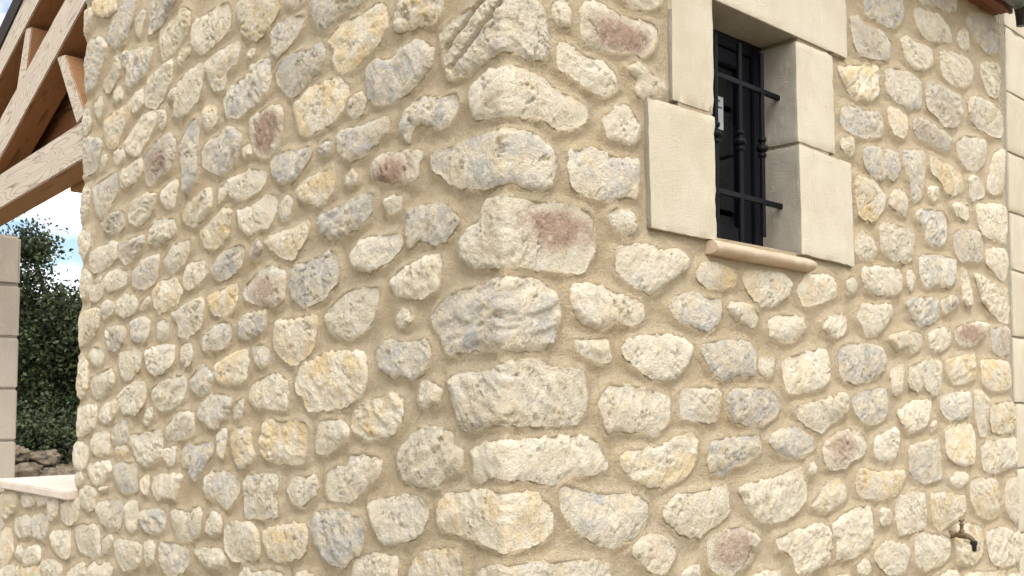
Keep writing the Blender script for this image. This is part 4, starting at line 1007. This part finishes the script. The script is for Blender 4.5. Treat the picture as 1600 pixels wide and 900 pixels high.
# masonry pier across the porch, of stacked pale blocks
pier = tag(link('block_pier', None, None, None, (.38, 4.85, 0)), 'grey beige pier of stacked smooth blocks beyond the porch opening', 'pillar')
hts = [0.0, .29, .585, .88, 1.177, 1.475, 1.77, 2.067, 2.155, 2.452]
hts = [0.0, .38, .675, .97, 1.267, 1.563, 1.86, 2.157, 2.452]
for k in range(len(hts) - 1):
    bm = bmesh.new(); add_box(bm, -.20, .20, -.21, .21, hts[k] + .004, hts[k + 1] - .004)
    bmesh.ops.bevel(bm, geom=list(bm.edges), offset=.016 if k == len(hts) - 2 else .008, segments=3, affect='EDGES')
    link('pier_block', bm_mesh('pier_block', bm), M_pier, pier)
bm = bmesh.new(); add_box(bm, -.19, .19, -.20, .20, 0, 2.42); link('pier_core', bm_mesh('pier_core', bm), M_cement, pier)

# ------------------------------------------------------------------ garden tap
tap = tag(link('garden_tap', None, None, None, (2.202, 0, 1.021)), 'small old brass tap with tee handle sticking out of the right wall', 'tap')
lathe('wall_flange', [(.017, .012), (.017, 0), (.013, -.006), (.010, -.012)], M_brass, tap, (0, -.012, 0), 16, 'Y')
tap.scale = (.86, .94, .86)
tube('body', [(0, .02, 0), (0, -.03, 0), (0, -.036, 0), (0, -.06, 0), (0, -.075, -.004), (0, -.088, -.014), (0, -.092, -.028)], [.009, .009, .0125, .0125, .010, .009, .0085], M_brass, tap)
lathe('stem', [(.010, 0), (.010, .012), (.0065, .016), (.0065, .030), (.0085, .034), (.0085, .040), (.004, .044), (.004, .056)], M_brass, tap, (0, -.048, .008))
tube('handle', [(-.021, -.048, .062), (-.010, -.048, .0605), (.010, -.048, .0605), (.021, -.048, .062)], [.0045, .0035, .0035, .0045], M_brass, tap, 10)
tube('hose_nozzle', [(0, -.089, -.018), (0, -.092, -.030), (0, -.0925, -.038), (0, -.093, -.060)], [.0135, .0135, .009, .008], M_black, tap)

# ------------------------------------------------------------------ trees and rocks seen through the porch
def tree(name, label, base, height, blobs, nleaf, seed, size=.055):
    rs = np.random.default_rng(seed)
    root = tag(link(name, None, None, None, base), label, *(('shrub', 'shrubs on the bank') if name == 'shrub' else ('tree', 'trees beyond the porch')))
    top = Vector((0, 0, height))
    bm_pts = []
    P = [Vector((0, 0, -.3)), Vector((.04, .05, height * .25)), Vector((-.05, .02, height * .5)), Vector((.03, -.03, height * .8))]
    tube('trunk', P, [k * min(1, height / 2) for k in (.11, .09, .065, .02)], M_bark, root, 10)
    for c, r, w in blobs:
        c = Vector(c); a = Vector((0, 0, c.z * .55)); m = (a + c) * .5 + Vector(rs.normal(size=3) * .08)
        tube('limb', [a, m, c], [k * min(1, height / 2) for k in (.045, .03, .010)], M_bark, root, 7)
    V = []; tot = sum(w for _, _, w in blobs)
    for c, r, w in blobs:
        k = int(nleaf * w / tot); nc = max(3, k // 42)
        cc = rs.normal(size=(nc, 3)); cc /= np.linalg.norm(cc, axis=1)[:, None]; cc *= (rs.random((nc, 1)) ** .45) * np.array(r)
        idx = rs.integers(0, nc, k); p = np.array(c) + cc[idx] + rs.normal(size=(k, 3)) * .085
        V.append(p)
    p = np.concatenate(V); k = len(p)
    a = rs.normal(size=(k, 3)); a /= np.linalg.norm(a, axis=1)[:, None]; b = np.cross(a, rs.normal(size=(k, 3))); b /= np.linalg.norm(b, axis=1)[:, None]
    s = size * (.6 + .7 * rs.random((k, 1)))
    n = np.cross(a, b)
    q = np.stack([p - a * s * .5, p + b * s * .28 + n * s * .06, p + a * s * .5, p - b * s * .28 + n * s * .06], 1).reshape(-1, 3)
    f = np.arange(4 * k).reshape(-1, 4)
    o = link('crown', from_np('crown', q, f, False), M_leaf, root); o['kind'] = 'stuff'
    return root
tree('holm_oak', 'dark evergreen oak with ragged airy top just left of the stone wall', (3.0, 10.6, 1.0), 2.3,
     [((-.35, -.1, 1.0), (.55, .55, .55), 3), ((-.48, .0, 1.72), (.40, .40, .32), 1.8), ((-.36, -.15, 2.2), (.26, .26, .26), .9), ((.1, -.4, 1.25), (.6, .6, .5), 3), ((-.1, -.2, .4), (.7, .7, .55), 3), ((.5, -.7, 1.25), (.55, .5, .6), 3), ((.7, -.3, .5), (.6, .6, .5), 2)], 36000, 5, .055)
tree('holm_oak', 'dark oak peeping over the top of the pale block pier', (2.55, 11.6, 1.05), 2.6,
     [((-.55, .15, 2.05), (.5, .5, .42), 2.4), ((-.1, -.1, 1.4), (.6, .6, .6), 2.6), ((-.2, .2, .6), (.7, .7, .5), 2)], 24000, 8, .06)
tree('holm_oak', 'dense shaded oak filling the gap behind the airy one', (4.4, 12.6, 1.1), 3.0,
     [((-.5, .0, 1.1), (1.1, 1.1, .85), 4), ((-.9, .4, .5), (1.0, 1.0, .5), 3), ((.4, -.6, 1.2), (1.0, 1.0, .9), 3)], 32000, 12, .07)
tree('shrub', 'low dark shrub on the bank beside the stone wall edge', (2.36, 8.75, .80), .7,
     [((0, 0, .25), (.42, .42, .28), 2), ((-.35, .35, .2), (.35, .35, .25), 1.5)], 9000, 31, .05)
tree('shrub', 'low dark shrub behind the rocks next to the pier', (1.95, 9.0, .92), .6,
     [((0, 0, .2), (.40, .40, .25), 2), ((-.3, .2, .25), (.3, .3, .2), 1)], 8000, 33, .05)
rs = np.random.default_rng(21)
RK = [((1.72, 7.99, .90), .17, 'large brown rock on the bank beside the block pier'), ((1.70, 8.05, 1.08), .12, 'pale flat rock on top of the bank beside the pier'),
      ((2.02, 7.85, .86), .16, 'tan rock at the foot of the oak trunk on the bank'), ((1.98, 8.15, 1.02), .13, 'pinkish rock leaning behind the tan rock on the bank'),
      ((2.22, 7.62, .78), .13, 'small pale rock on the bank next to the stone wall edge'), ((2.38, 7.9, .86), .15, 'mossy grey rock low on the bank by the wall')]
for k, (p, r, lb) in enumerate(RK):
    bm = bmesh.new(); bmesh.ops.create_icosphere(bm, subdivisions=4, radius=1)
    co = np.array([v.co[:] for v in bm.verts])
    d = 1 + .55 * fbm(co * 1.2 + k * 9, 3) + .10 * np.tanh(8 * fbm(co * 2.2 + k, 3)) + .10 * fbm(co * 6 + k, 3)
    co = np.sign(co) * np.abs(co) ** .8 * d[:, None] * r * np.array([1.25, 1.0, .62])
    for v, c in zip(bm.verts, co): v.co = c
    o = link('rock', bm_mesh('rock', bm, True), M_rock, None, (p[0], p[1], p[2] - .07)); o.rotation_euler = (0, 0, k * 1.3)
    tag(o, lb, 'rock', 'rocks on the bank beyond the porch')
